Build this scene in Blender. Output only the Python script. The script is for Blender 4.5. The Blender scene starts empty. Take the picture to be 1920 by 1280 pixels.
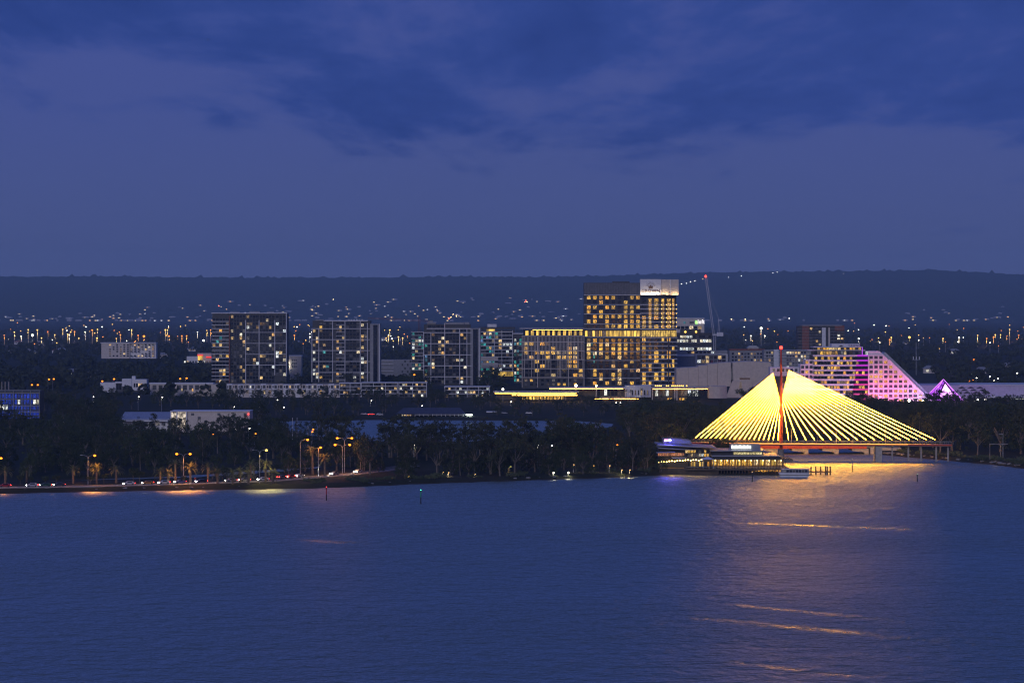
import bpy, math, random
import numpy as np
from mathutils import Vector, noise as mnoise

random.seed(11)
rng = np.random.default_rng(7)
SC = bpy.context.scene
COL = SC.collection

# ------------------------------------------------------------------ camera
F, H, HOR = 4876.0, 70.0, 575.0           # focal length in photo pixels, eye height, horizon row
cam_d = bpy.data.cameras.new('camera')
cam = bpy.data.objects.new('camera', cam_d)
COL.objects.link(cam)
cam.location = (0, 0, H)
cam.rotation_euler = (math.radians(90), 0, 0)
cam_d.sensor_width = 36.0
cam_d.lens = 36.0 * F / 1920.0
cam_d.shift_y = -(640 - HOR) / 1920.0
cam_d.clip_start = 1.0
cam_d.clip_end = 60000.0
SC.camera = cam

# ------------------------------------------------------------------ world
W = bpy.data.worlds.new('World')
SC.world = W
W.use_nodes = True
nt = W.node_tree
nt.nodes.clear()
def nd(tree, typ, **kw):
    n = tree.nodes.new(typ)
    for k, v in kw.items():
        setattr(n, k, v)
    return n
def mth(tree, op, a, b=None, c=None):
    n = tree.nodes.new('ShaderNodeMath'); n.operation = op
    for i, v in enumerate((a, b, c)):
        if v is None: continue
        if isinstance(v, (int, float)): n.inputs[i].default_value = v
        else: tree.links.new(v, n.inputs[i])
    return n.outputs[0]
def ramp(tree, fac, stops, interp='LINEAR'):
    n = tree.nodes.new('ShaderNodeValToRGB')
    cr = n.color_ramp; cr.interpolation = interp
    while len(cr.elements) < len(stops): cr.elements.new(0.5)
    for e, (p, c) in zip(cr.elements, stops):
        e.position = p; e.color = (c[0], c[1], c[2], 1)
    tree.links.new(fac, n.inputs[0])
    return n.outputs[0]
def mixc(tree, fac, a, b, mode='MIX'):
    n = tree.nodes.new('ShaderNodeMix'); n.data_type = 'RGBA'; n.blend_type = mode
    for s, v in ((n.inputs[0], fac), (n.inputs[6], a), (n.inputs[7], b)):
        if isinstance(v, (int, float)): s.default_value = v
        elif isinstance(v, tuple): s.default_value = (v[0], v[1], v[2], 1)
        else: tree.links.new(v, s)
    return n.outputs[2]

SUN_EL, SUN_AZ = -4.0, 180.0       # the sun has set behind the camera
tc = nd(nt, 'ShaderNodeTexCoord')
sep = nd(nt, 'ShaderNodeSeparateXYZ')
nt.links.new(tc.outputs['Generated'], sep.inputs[0])
el = mth(nt, 'MAXIMUM', sep.outputs[2], 0.0)
sky = nd(nt, 'ShaderNodeTexSky', sky_type='NISHITA', sun_disc=False)
sky.sun_elevation = math.radians(SUN_EL)
sky.sun_rotation = math.radians(SUN_AZ)
sky.altitude = 50; sky.air_density = 1.0; sky.dust_density = 1.0; sky.ozone_density = 1.5
# clear dusk air by height above the horizon
base = ramp(nt, el, [(0.0, (0.086, 0.110, 0.258)), (0.03, (0.073, 0.098, 0.268)), (0.075, (0.062, 0.090, 0.300)),
                     (0.2, (0.056, 0.085, 0.34)), (1.0, (0.05, 0.085, 0.36))])
# cloud deck: a flat layer seen in perspective
den = mth(nt, 'ADD', el, 0.05)
u = mth(nt, 'DIVIDE', sep.outputs[0], den)
v = mth(nt, 'DIVIDE', sep.outputs[1], den)
cv = nd(nt, 'ShaderNodeCombineXYZ')
nt.links.new(mth(nt, 'MULTIPLY', u, 1.7), cv.inputs[0]); nt.links.new(mth(nt, 'MULTIPLY', v, 0.50), cv.inputs[1])
cv.inputs[2].default_value = 3.7
nz = nd(nt, 'ShaderNodeTexNoise'); nz.inputs['Scale'].default_value = 1.0; nz.inputs['Detail'].default_value = 9
nz.inputs['Roughness'].default_value = 0.60; nz.inputs['Distortion'].default_value = 0.15
nt.links.new(cv.outputs[0], nz.inputs['Vector'])
cover = ramp(nt, el, [(0.028, (0, 0, 0)), (0.055, (0.15,) * 3), (0.074, (0.33,) * 3), (0.14, (0.40,) * 3)])
cl = mth(nt, 'ADD', mth(nt, 'ADD', nz.outputs[0], cover), mth(nt, 'MULTIPLY', sep.outputs[0], 0.35))
clm = ramp(nt, cl, [(0.68, (0, 0, 0)), (0.88, (1, 1, 1))], 'EASE')
cloudc = ramp(nt, nz.outputs[0], [(0.3, (0.055, 0.082, 0.31)), (0.47, (0.030, 0.064, 0.280)), (0.66, (0.019, 0.047, 0.225))])
colr = mixc(nt, clm, base, cloudc)
bgc = nd(nt, 'ShaderNodeBackground'); bgc.inputs[1].default_value = 1.0
nt.links.new(colr, bgc.inputs[0])
bgs = nd(nt, 'ShaderNodeBackground'); bgs.inputs[1].default_value = 0.1
nt.links.new(sky.outputs[0], bgs.inputs[0])
ads = nd(nt, 'ShaderNodeAddShader')
nt.links.new(bgc.outputs[0], ads.inputs[0]); nt.links.new(bgs.outputs[0], ads.inputs[1])
wo = nd(nt, 'ShaderNodeOutputWorld')
nt.links.new(ads.outputs[0], wo.inputs[0])

# ------------------------------------------------------------------ last light of the set sun, broad and weak
sd = bpy.data.lights.new('dusk_sun', 'SUN')
sd.energy = 0.85; sd.angle = math.radians(18); sd.color = (0.92, 0.87, 1.0)
so = bpy.data.objects.new('dusk_sun', sd); COL.objects.link(so)
so.rotation_euler = (math.radians(73), 0, math.radians(-14))

# ------------------------------------------------------------------ exposure and render
vs = SC.view_settings
vs.view_transform = 'Standard'; vs.look = 'None'; vs.gamma = 1.0; vs.use_curve_mapping = False; vs.exposure = 0.0
SC.render.engine = 'CYCLES'
cy = SC.cycles
cy.max_bounces = 5; cy.diffuse_bounces = 2; cy.glossy_bounces = 3; cy.transmission_bounces = 2
cy.transparent_max_bounces = 6; cy.volume_bounces = 0
cy.sample_clamp_indirect = 4.0; cy.use_denoising = True
cy.use_light_tree = True; cy.filter_width = 1.2
cy.caustics_reflective = False; cy.caustics_refractive = False

# ------------------------------------------------------------------ helpers
def PX(x, D): return (x - 960.0) / F * D
def PZ(y, D): return H - (y - HOR) / F * D
def GD(y, z=0.0): return (H - z) * F / (y - HOR)
LAND = 1.6

def noise_node(t, scale, detail=4, coord='Object', vec=None):
    n = nd(t, 'ShaderNodeTexNoise'); n.inputs['Scale'].default_value = scale; n.inputs['Detail'].default_value = detail
    c = nd(t, 'ShaderNodeTexCoord')
    t.links.new(vec if vec is not None else c.outputs[coord], n.inputs['Vector'])
    return n.outputs[0]

MATS = {}
def mat(name, col, rough=0.7, metal=0.0, var=0.25, scale=0.6, bump=0.0, spec=0.4):
    """painted / mineral surface with procedural mottling"""
    if name in MATS: return MATS[name]
    m = bpy.data.materials.new(name); m.use_nodes = True
    t = m.node_tree; b = t.nodes['Principled BSDF']
    g = nd(t, 'ShaderNodeNewGeometry')
    n = noise_node(t, scale, 5, vec=g.outputs['Position'])
    lo = tuple(c * (1 - var) for c in col); hi = tuple(min(1, c * (1 + var)) for c in col)
    t.links.new(ramp(t, n, [(0.3, lo), (0.7, hi)]), b.inputs['Base Color'])
    b.inputs['Roughness'].default_value = rough; b.inputs['Metallic'].default_value = metal
    b.inputs['Specular IOR Level'].default_value = spec
    if bump:
        bp = nd(t, 'ShaderNodeBump'); bp.inputs['Strength'].default_value = bump
        t.links.new(n, bp.inputs['Height']); t.links.new(bp.outputs[0], b.inputs['Normal'])
    MATS[name] = m
    return m

def emis(name, col, strength, sampling='NONE'):
    if name in MATS: return MATS[name]
    m = bpy.data.materials.new(name); m.use_nodes = True
    t = m.node_tree; t.nodes.clear()
    e = nd(t, 'ShaderNodeEmission'); e.inputs[0].default_value = (*col, 1); e.inputs[1].default_value = strength
    o = nd(t, 'ShaderNodeOutputMaterial'); t.links.new(e.outputs[0], o.inputs[0])
    m.cycles.emission_sampling = sampling
    MATS[name] = m
    return m

def lit_window(name, stops, lo, hi, grain=(5.0, 1.0, 3.0)):
    """a lit room behind glass: tone differs by window, furnishings and curtains break it up"""
    if name in MATS: return MATS[name]
    m = bpy.data.materials.new(name); m.use_nodes = True
    t = m.node_tree; b = t.nodes['Principled BSDF']
    oi = nd(t, 'ShaderNodeObjectInfo')
    c = nd(t, 'ShaderNodeTexCoord')
    mp = nd(t, 'ShaderNodeMapping'); mp.inputs['Scale'].default_value = grain
    t.links.new(c.outputs['Object'], mp.inputs['Vector'])
    cx = nd(t, 'ShaderNodeCombineXYZ')
    r50 = mth(t, 'MULTIPLY', oi.outputs['Random'], 57.0)
    t.links.new(r50, cx.inputs[0]); t.links.new(r50, cx.inputs[2])
    t.links.new(cx.outputs[0], mp.inputs['Location'])
    n = nd(t, 'ShaderNodeTexNoise'); n.inputs['Scale'].default_value = 1.0; n.inputs['Detail'].default_value = 3
    t.links.new(mp.outputs[0], n.inputs['Vector'])
    pat = ramp(t, n.outputs[0], [(0.36, (0.12,) * 3), (0.5, (0.6,) * 3), (0.62, (1.25,) * 3)])
    colr = ramp(t, oi.outputs['Random'], [(i / max(1, len(stops) - 1), s) for i, s in enumerate(stops)])
    rnd2 = mth(t, 'FRACT', mth(t, 'MULTIPLY', oi.outputs['Random'], 17.31))
    st = mth(t, 'ADD', mth(t, 'MULTIPLY', rnd2, hi - lo), lo)
    b.inputs['Base Color'].default_value = (0.02, 0.02, 0.025, 1); b.inputs['Roughness'].default_value = 0.15
    t.links.new(mixc(t, 1.0, colr, pat, 'MULTIPLY'), b.inputs['Emission Color'])
    t.links.new(st, b.inputs['Emission Strength'])
    m.cycles.emission_sampling = 'NONE'
    MATS[name] = m
    return m

def link(o, parent=None):
    COL.objects.link(o)
    if parent is not None: o.parent = parent
    return o
def tag(o, label=None, cat=None, group=None, kind=None):
    if label: o['label'] = label
    if cat: o['category'] = cat
    if group: o['group'] = group
    if kind: o['kind'] = kind
    return o
def empty(name, loc, rz=0.0):
    o = bpy.data.objects.new(name, None); o.location = loc; o.rotation_euler = (0, 0, rz)
    o.empty_display_size = 1
    return link(o)
def mesh_obj(name, verts, faces, m, parent=None, smooth=False):
    me = bpy.data.meshes.new(name)
    me.from_pydata([tuple(v) for v in verts], [], [tuple(f) for f in faces])
    if smooth: me.shade_smooth()
    me.materials.append(m); me.update()
    return link(bpy.data.objects.new(name, me), parent)
def np_mesh(name, verts, quads, m, parent=None, smooth=False):
    """fast mesh from arrays; quads is (n,4) or (n,3)"""
    me = bpy.data.meshes.new(name)
    k = quads.shape[1]; n = len(quads)
    me.vertices.add(len(verts)); me.vertices.foreach_set('co', np.ascontiguousarray(verts, np.float32).ravel())
    me.loops.add(n * k); me.loops.foreach_set('vertex_index', np.ascontiguousarray(quads, np.int32).ravel())
    me.polygons.add(n); me.polygons.foreach_set('loop_start', np.arange(0, n * k, k, dtype=np.int32))
    me.update(calc_edges=True)
    if smooth: me.shade_smooth()
    me.materials.append(m)
    return link(bpy.data.objects.new(name, me), parent)

class MB:
    def __init__(s): s.v = []; s.f = []
    def box(s, x0, x1, y0, y1, z0, z1):
        n = len(s.v)
        s.v += [(x0, y0, z0), (x1, y0, z0), (x1, y1, z0), (x0, y1, z0), (x0, y0, z1), (x1, y0, z1), (x1, y1, z1), (x0, y1, z1)]
        s.f += [tuple(n + i for i in q) for q in ((0, 3, 2, 1), (4, 5, 6, 7), (0, 1, 5, 4), (1, 2, 6, 5), (2, 3, 7, 6), (3, 0, 4, 7))]
        return s
    def tube(s, p0, p1, r0, r1=None, n=6, caps=True):
        r1 = r0 if r1 is None else r1
        p0, p1 = Vector(p0), Vector(p1); d = (p1 - p0).normalized()
        a = d.orthogonal().normalized(); b = d.cross(a)
        k = len(s.v)
        for p, r in ((p0, r0), (p1, r1)):
            for i in range(n):
                t = 2 * math.pi * i / n
                s.v.append(tuple(p + a * (r * math.cos(t)) + b * (r * math.sin(t))))
        for i in range(n):
            j = (i + 1) % n
            s.f.append((k + i, k + j, k + n + j, k + n + i))
        if caps:
            s.f.append(tuple(k + i for i in reversed(range(n)))); s.f.append(tuple(k + n + i for i in range(n)))
        return s
    def path(s, pts, r, n=6):
        rs = r if isinstance(r, (list, tuple)) else [r] * len(pts)
        for i in range(len(pts) - 1): s.tube(pts[i], pts[i + 1], rs[i], rs[i + 1], n)
        return s
    def prism(s, poly, y0, y1):
        """poly: (x,z) outline, counter-clockwise seen from the front (-y); extruded y0..y1"""
        k = len(s.v); n = len(poly)
        s.v += [(x, y0, z) for x, z in poly] + [(x, y1, z) for x, z in poly]
        s.f.append(tuple(k + i for i in range(n))); s.f.append(tuple(k + n + i for i in reversed(range(n))))
        for i in range(n):
            j = (i + 1) % n
            s.f.append((k + i, k + n + i, k + n + j, k + j))
        return s
    def hprism(s, poly, z0, z1):
        """poly: (x,y) plan outline counter-clockwise from above; extruded z0..z1"""
        k = len(s.v); n = len(poly)
        s.v += [(x, y, z0) for x, y in poly] + [(x, y, z1) for x, y in poly]
        s.f.append(tuple(k + i for i in reversed(range(n)))); s.f.append(tuple(k + n + i for i in range(n)))
        for i in range(n):
            j = (i + 1) % n
            s.f.append((k + i, k + j, k + n + j, k + n + i))
        return s
    def ball(s, c, r, n=8, m=5, sz=1.0):
        k = len(s.v); c = Vector(c)
        for i in range(m + 1):
            a = math.pi * i / m
            for j in range(n):
                b = 2 * math.pi * j / n
                s.v.append((c.x + r * math.sin(a) * math.cos(b), c.y + r * math.sin(a) * math.sin(b), c.z + r * sz * math.cos(a)))
        for i in range(m):
            for j in range(n):
                j2 = (j + 1) % n
                s.f.append((k + i * n + j, k + (i + 1) * n + j, k + (i + 1) * n + j2, k + i * n + j2))
        return s
    def build(s, name, m, parent=None, smooth=False):
        return mesh_obj(name, s.v, s.f, m, parent, smooth)

UNIT = {}
def unit_box(m, kind):
    key = (m.name, kind)
    if key not in UNIT:
        b = MB().box(-.5, .5, -.5, .5, -.5, .5)
        me = bpy.data.meshes.new(kind); me.from_pydata(b.v, [], b.f); me.materials.append(m); me.update()
        UNIT[key] = me
    return UNIT[key]
def ubox(name, m, parent, x0, x1, y0, y1, z0, z1):
    o = bpy.data.objects.new(name, unit_box(m, name))
    o.location = ((x0 + x1) / 2, (y0 + y1) / 2, (z0 + z1) / 2)
    o.scale = (abs(x1 - x0), abs(y1 - y0), abs(z1 - z0))
    return link(o, parent)
def copy_tree(o, parent=None):
    c = o.copy(); link(c, parent)
    for ch in o.children: copy_tree(ch, c)
    return c
def point_light(parent, loc, energy, col, r=0.4, name='bulb_light'):
    l = bpy.data.lights.new(name, 'POINT'); l.energy = energy; l.color = col; l.shadow_soft_size = r
    o = bpy.data.objects.new(name, l); o.location = loc
    return link(o, parent)

# ================================================================== SETTING: water, land, hills
def to_w(pts, z=0.0):
    return [(PX(x, GD(y, z)), GD(y, z)) for x, y in pts]
RIVER = [(-3500, -800)] + [(-1400, 930.)] + to_w([(-400, 932), (0, 925.5), (150, 922), (330, 919), (480, 917), (600, 915), (700, 911),
        (780, 907.5), (900, 903), (1000, 900), (1100, 897), (1200, 893), (1245, 889.5), (1300, 888), (1400, 886), (1425, 878), (1432, 862),
        (1420, 852), (1418, 836), (1640, 836), (1640, 851), (1700, 857), (1765, 862), (1800, 866), (1850, 870), (1920, 878), (2100, 893)]) + \
        [(420, 930.), (900, 800), (3500, 700), (3500, -800)]
INLET = to_w([(478, 800), (482, 789.5), (640, 788.5), (690, 787), (780, 787.5), (900, 788), (1080, 789), (1150, 794), (1150, 802), (1090, 812),
              (960, 825), (880, 832), (700, 832), (600, 822), (540, 810)])
POND = to_w([(112, 906.5), (350, 901), (520, 889), (600, 881), (600, 874), (500, 880.5), (330, 893), (112, 900.5)])

def sdist(px, py, poly):
    """signed distance, negative inside the polygon"""
    d = np.full(px.shape, 1e9); inside = np.zeros(px.shape, bool)
    n = len(poly)
    for i in range(n):
        ax, ay = poly[i]; bx, by = poly[(i + 1) % n]
        ex, ey = bx - ax, by - ay
        t = np.clip(((px - ax) * ex + (py - ay) * ey) / (ex * ex + ey * ey + 1e-9), 0, 1)
        d = np.minimum(d, np.hypot(px - ax - t * ex, py - ay - t * ey))
        c = ((ay > py) != (by > py)) & (px < (bx - ax) * (py - ay) / (by - ay + 1e-12) + ax)
        inside ^= c
    return np.where(inside, -d, d)

def land_dist(px, py):
    return np.minimum(np.minimum(sdist(px, py, RIVER), sdist(px, py, INLET)), sdist(px, py, POND))

rows = np.concatenate([np.arange(900, 1260, 3.0), np.arange(1260, 1750, 5.0), np.geomspace(1750, 15500, 60)])
us = np.linspace(-1, 1, 361)
DD, UU = np.meshgrid(rows, us, indexing='ij')
XX = UU * np.maximum(720, 0.52 * DD)
sdv = land_dist(XX, DD)
wob = 0.9 * np.sin(XX * 0.31 + DD * 0.17) + 0.7 * np.sin(XX * 0.83 - DD * 0.41)
ZZ = np.clip((sdv + wob) / 4.0, -1, 1)
ZZ = np.where(ZZ > 0, LAND * (1 - (1 - ZZ) ** 2), 1.5 * ZZ) + np.where(sdv > 6, 0.12 * np.sin(XX * 0.07) * np.sin(DD * 0.05), 0)
nr, ncl = DD.shape
idx = np.arange(nr * ncl).reshape(nr, ncl)
q = np.stack([idx[:-1, :-1], idx[:-1, 1:], idx[1:, 1:], idx[1:, :-1]], -1).reshape(-1, 4)

gm = bpy.data.materials.new('ground_soil_and_grass'); gm.use_nodes = True
t = gm.node_tree; b = t.nodes['Principled BSDF']
g = nd(t, 'ShaderNodeNewGeometry')
n1 = noise_node(t, 0.03, 5, vec=g.outputs['Position']); n2 = noise_node(t, 0.6, 4, vec=g.outputs['Position'])
c1 = ramp(t, n1, [(0.35, (0.018, 0.026, 0.010)), (0.55, (0.030, 0.032, 0.016)), (0.7, (0.05, 0.042, 0.028))])
sz = nd(t, 'ShaderNodeSeparateXYZ'); t.links.new(g.outputs['Position'], sz.inputs[0])
shore = ramp(t, mth(t, 'ADD', sz.outputs[2], mth(t, 'MULTIPLY', n2, 0.6)), [(0.5, (1, 1, 1)), (1.0, (0, 0, 0))])
c2 = mixc(t, shore, c1, (0.05, 0.042, 0.032))
t.links.new(mixc(t, mth(t, 'MULTIPLY', n2, 0.5), c2, (0.03, 0.03, 0.018)), b.inputs['Base Color'])
b.inputs['Roughness'].default_value = 0.95; b.inputs['Specular IOR Level'].default_value = 0.15
bp = nd(t, 'ShaderNodeBump'); bp.inputs['Strength'].default_value = 0.6; bp.inputs['Distance'].default_value = 0.3
t.links.new(n2, bp.inputs['Height']); t.links.new(bp.outputs[0], b.inputs['Normal'])
ground = np_mesh('ground', np.stack([XX, DD, ZZ], -1).reshape(-1, 3), q, gm, smooth=True)
tag(ground, 'dark flat river land with grassy banks', 'ground', kind='structure')

# ---- water
wm = bpy.data.materials.new('river_water'); wm.use_nodes = True
t = wm.node_tree; b = t.nodes['Principled BSDF']
g = nd(t, 'ShaderNodeNewGeometry')
def stretch(sx, sy, rot=0.0):
    mp = nd(t, 'ShaderNodeMapping'); mp.inputs['Scale'].default_value = (sx, sy, 1); mp.inputs['Rotation'].default_value = (0, 0, rot)
    t.links.new(g.outputs['Position'], mp.inputs['Vector']); return mp.outputs[0]
w1 = noise_node(t, 1.0, 3, vec=stretch(0.10, 0.16, 0.05))        # wind waves, crests roughly across the view
w2 = noise_node(t, 1.0, 3, vec=stretch(0.45, 0.75, -0.08))
patch = noise_node(t, 1.0, 3, vec=stretch(0.004, 0.012, 0.1))  # gust patches
sxy = nd(t, 'ShaderNodeSeparateXYZ'); t.links.new(g.outputs['Position'], sxy.inputs[0])
# boat wakes: long low swells crossing the river
WAKES = []
def wake(p0, p1, width, amp):
    (x0, y0), (x1, y1) = to_w([p0, p1])
    L = math.hypot(x1 - x0, y1 - y0); ux, uy = (x1 - x0) / L, (y1 - y0) / L
    along = mth(t, 'ADD', mth(t, 'MULTIPLY', mth(t, 'SUBTRACT', sxy.outputs[0], x0), ux), mth(t, 'MULTIPLY', mth(t, 'SUBTRACT', sxy.outputs[1], y0), uy))
    across = mth(t, 'ADD', mth(t, 'MULTIPLY', mth(t, 'SUBTRACT', sxy.outputs[0], x0), -uy), mth(t, 'MULTIPLY', mth(t, 'SUBTRACT', sxy.outputs[1], y0), ux))
    wig = mth(t, 'MULTIPLY', mth(t, 'SUBTRACT', noise_node(t, 0.02, 3, vec=g.outputs['Position']), 0.5), width * 1.6)
    a = mth(t, 'DIVIDE', mth(t, 'ADD', across, wig), width)
    prof = mth(t, 'POWER', 2.718, mth(t, 'MULTIPLY', mth(t, 'MULTIPLY', a, a), -1.0))
    s = mth(t, 'DIVIDE', along, L)
    m1 = nd(t, 'ShaderNodeMapRange'); m1.interpolation_type = 'SMOOTHSTEP'
    t.links.new(s, m1.inputs[0]); m1.inputs[1].default_value = -0.05; m1.inputs[2].default_value = 0.2
    m2 = nd(t, 'ShaderNodeMapRange'); m2.interpolation_type = 'SMOOTHSTEP'
    t.links.new(s, m2.inputs[0]); m2.inputs[1].default_value = 1.05; m2.inputs[2].default_value = 0.75
    WAKES.append(mth(t, 'MULTIPLY', mth(t, 'MULTIPLY', prof, amp), mth(t, 'MULTIPLY', m1.outputs[0], m2.outputs[0])))
wake((1180, 973), (2050, 1003), 2.8, 1.0)
wake((1340, 1130), (1750, 1170), 1.9, 0.8)
wake((1240, 1150), (2000, 1225), 3.4, 1.0)
wake((1350, 1238), (1640, 1272), 2.0, 0.8)
wake((150, 990), (900, 1030), 3.0, 0.9)
wake((1405, 940), (1900, 965), 2.0, 0.5)
wk = WAKES[0]
for o_ in WAKES[1:]: wk = mth(t, 'ADD', wk, o_)
wk = mth(t, 'MULTIPLY', wk, mth(t, 'ADD', mth(t, 'MULTIPLY', noise_node(t, 1.0, 4, vec=stretch(0.05, 0.10)), 1.6), -0.2))
w3 = noise_node(t, 1.0, 4, vec=stretch(0.09, 0.12, 0.03))
w4 = noise_node(t, 1.0, 3, vec=stretch(0.20, 0.12, -0.12))
hgt = mth(t, 'ADD', mth(t, 'ADD', mth(t, 'MULTIPLY', w1, 0.9), mth(t, 'MULTIPLY', w4, 1.1)), mth(t, 'MULTIPLY', w2, 0.4))
hgt = mth(t, 'MULTIPLY', hgt, mth(t, 'ADD', mth(t, 'MULTIPLY', patch, 1.6), 0.3))
bp = nd(t, 'ShaderNodeBump'); bp.inputs['Strength'].default_value = 1.0; bp.inputs['Distance'].default_value = 1.25
t.links.new(hgt, bp.inputs['Height'])
# wind-ruffled facets: broad slope spread, slick along the wakes and in calmer patches
rgh = mth(t, 'ADD', mth(t, 'MULTIPLY', patch, 0.24), mth(t, 'MULTIPLY', w3, 0.20))
rgh = mth(t, 'ADD', rgh, 0.32)
rgh = mth(t, 'MAXIMUM', mth(t, 'SUBTRACT', rgh, mth(t, 'MULTIPLY', wk, 0.38)), 0.17)
t.nodes.remove(b)
gl = nd(t, 'ShaderNodeBsdfAnisotropic', distribution='BECKMANN'); gl.inputs['Color'].default_value = (0.95, 0.97, 0.98, 1)
t.links.new(rgh, gl.inputs['Roughness']); t.links.new(bp.outputs[0], gl.inputs['Normal'])
df = nd(t, 'ShaderNodeBsdfDiffuse'); df.inputs['Color'].default_value = (0.14, 0.165, 0.105, 1)
fr = nd(t, 'ShaderNodeFresnel'); fr.inputs['IOR'].default_value = 1.33; t.links.new(bp.outputs[0], fr.inputs['Normal'])
mx = nd(t, 'ShaderNodeMixShader'); t.links.new(mth(t, 'ADD', mth(t, 'MULTIPLY', fr.outputs[0], 0.80), 0.05), mx.inputs[0])
t.links.new(df.outputs[0], mx.inputs[1]); t.links.new(gl.outputs[0], mx.inputs[2])
t.links.new(mx.outputs[0], [n for n in t.nodes if n.type == 'OUTPUT_MATERIAL'][0].inputs[0])
water = mesh_obj('water', [(-6000, -700, 0), (6000, -700, 0), (6000, 1800, 0), (-6000, 1800, 0)], [(0, 1, 2, 3)], wm)
tag(water, 'wide rippled blue river', 'river', kind='structure')

# ---- hills: a long wooded scarp
hx = np.array([-900, 0, 200, 400, 560, 700, 830, 900, 1000, 1100, 1200, 1300, 1400, 1500, 1600, 1750, 1830, 1920, 2300, 2900])
hy = np.array([522, 519.5, 519, 521, 521.5, 521, 519.5, 519.5, 520.5, 518, 516.5, 512, 510.5, 510, 508.5, 507, 511, 516, 518, 522])
NXH, NYH = 620, 60
axx = np.linspace(-700, 2700, NXH)
ss = np.linspace(0, 1, NYH)
AX, SS = np.meshgrid(axx, ss, indexing='ij')
Dh = 12300 + SS * 5700
crest = H + (HOR - np.interp(AX, hx, hy)) / F * 18000.0
prof = SS ** 1.15 * (1 + 0.10 * np.sin(AX * 0.013 + 2 * SS) * (1 - SS) + 0.07 * np.sin(AX * 0.041 + 5 * SS) * (1 - SS))
Zh = 1.0 + (crest - 1.0) * prof
jag = rng.normal(0, 1, AX.shape)
Zh += np.where(SS > 0.06, jag * 1.4, 0) + np.where(SS > 0.95, rng.exponential(4.5, AX.shape) , 0)
Xh = PX(AX, 18000.0) * (0.82 + 0.18 * SS) 
Vh = np.stack([Xh, Dh, Zh], -1).reshape(-1, 3)
ih = np.arange(NXH * NYH).reshape(NXH, NYH)
qh = np.stack([ih[:-1, :-1], ih[1:, :-1], ih[1:, 1:], ih[:-1, 1:]], -1).reshape(-1, 4)
hm = bpy.data.materials.new('wooded_hillside'); hm.use_nodes = True
t = hm.node_tree; b = t.nodes['Principled BSDF']
g = nd(t, 'ShaderNodeNewGeometry')
n1 = noise_node(t, 0.0016, 5, vec=g.outputs['Position']); n2 = noise_node(t, 0.03, 4, vec=g.outputs['Position'])
t.links.new(mixc(t, n2, ramp(t, n1, [(0.35, (0.030, 0.042, 0.022)), (0.7, (0.058, 0.062, 0.036))]), (0.035, 0.04, 0.022)), b.inputs['Base Color'])
b.inputs['Roughness'].default_value = 1.0; b.inputs['Specular IOR Level'].default_value = 0.0
hills = np_mesh('hills', Vh, qh, hm)
tag(hills, 'long low wooded hills on the horizon', 'hills', kind='structure')
def hill_z(x, D):
    s = (D - 12300) / 5700.0
    ax = x / (0.82 + 0.18 * s) * F / 18000.0 + 960
    i = int(np.clip(np.interp(ax, axx, np.arange(NXH)), 0, NXH - 1)); j = int(np.clip(s * (NYH - 1), 0, NYH - 1))
    return float(Zh[i, j])

# ---- haze
hz = MB().box(-13000, 13000, -120, 19500, -3, 470).build('haze', mat('haze_dummy', (0.5, 0.5, 0.5)))
hzm = bpy.data.materials.new('evening_haze'); hzm.use_nodes = True
t = hzm.node_tree; t.nodes.clear()
pv = nd(t, 'ShaderNodeVolumePrincipled'); pv.inputs['Color'].default_value = (0.52, 0.76, 1.0, 1); pv.inputs['Density'].default_value = 5.4e-5
pv.inputs['Anisotropy'].default_value = 0.0
o_ = nd(t, 'ShaderNodeOutputMaterial'); t.links.new(pv.outputs[0], o_.inputs['Volume'])
hz.data.materials.clear(); hz.data.materials.append(hzm)
tag(hz, 'thin blue evening haze over the plain', 'haze', kind='stuff')

# ================================================================== CABLE-STAYED FOOTBRIDGE
M_RED = mat('oxide_red_steel', (0.42, 0.055, 0.022), 0.5, 0, 0.15)
M_STEEL = mat('galvanised_steel', (0.32, 0.33, 0.35), 0.45, 0.5, 0.15)
M_CONC = mat('pale_concrete', (0.36, 0.34, 0.31), 0.85, 0, 0.2, 0.8, 0.15)
M_DKCONC = mat('weathered_concrete', (0.20, 0.19, 0.18), 0.9, 0, 0.3, 0.7, 0.2)
M_CABLE = emis('golden_cable_light', (1.0, 0.43, 0.022), 80.0, 'FRONT')
M_STAY = mat('dark_stay_strand', (0.30, 0.20, 0.08), 0.5, 0.3)
M_REDLAMP = emis('red_beacon', (1.0, 0.03, 0.02), 9.0, 'FRONT')
M_TIMBER = mat('weathered_timber', (0.10, 0.075, 0.05), 0.9, 0, 0.3)
M_BLACK = mat('black_paint', (0.02, 0.02, 0.022), 0.5)

BD = 1176.0
bx0 = PX(1465, BD)
br = empty('cable_stayed_footbridge', (bx0, BD, 0))
tag(br, 'footbridge of glowing golden stay cables fanned from a red mast over the river', 'bridge')
s_b = BD / F
def BX(px): return (px - 1465) * s_b
DECKZ = 8.3
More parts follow.
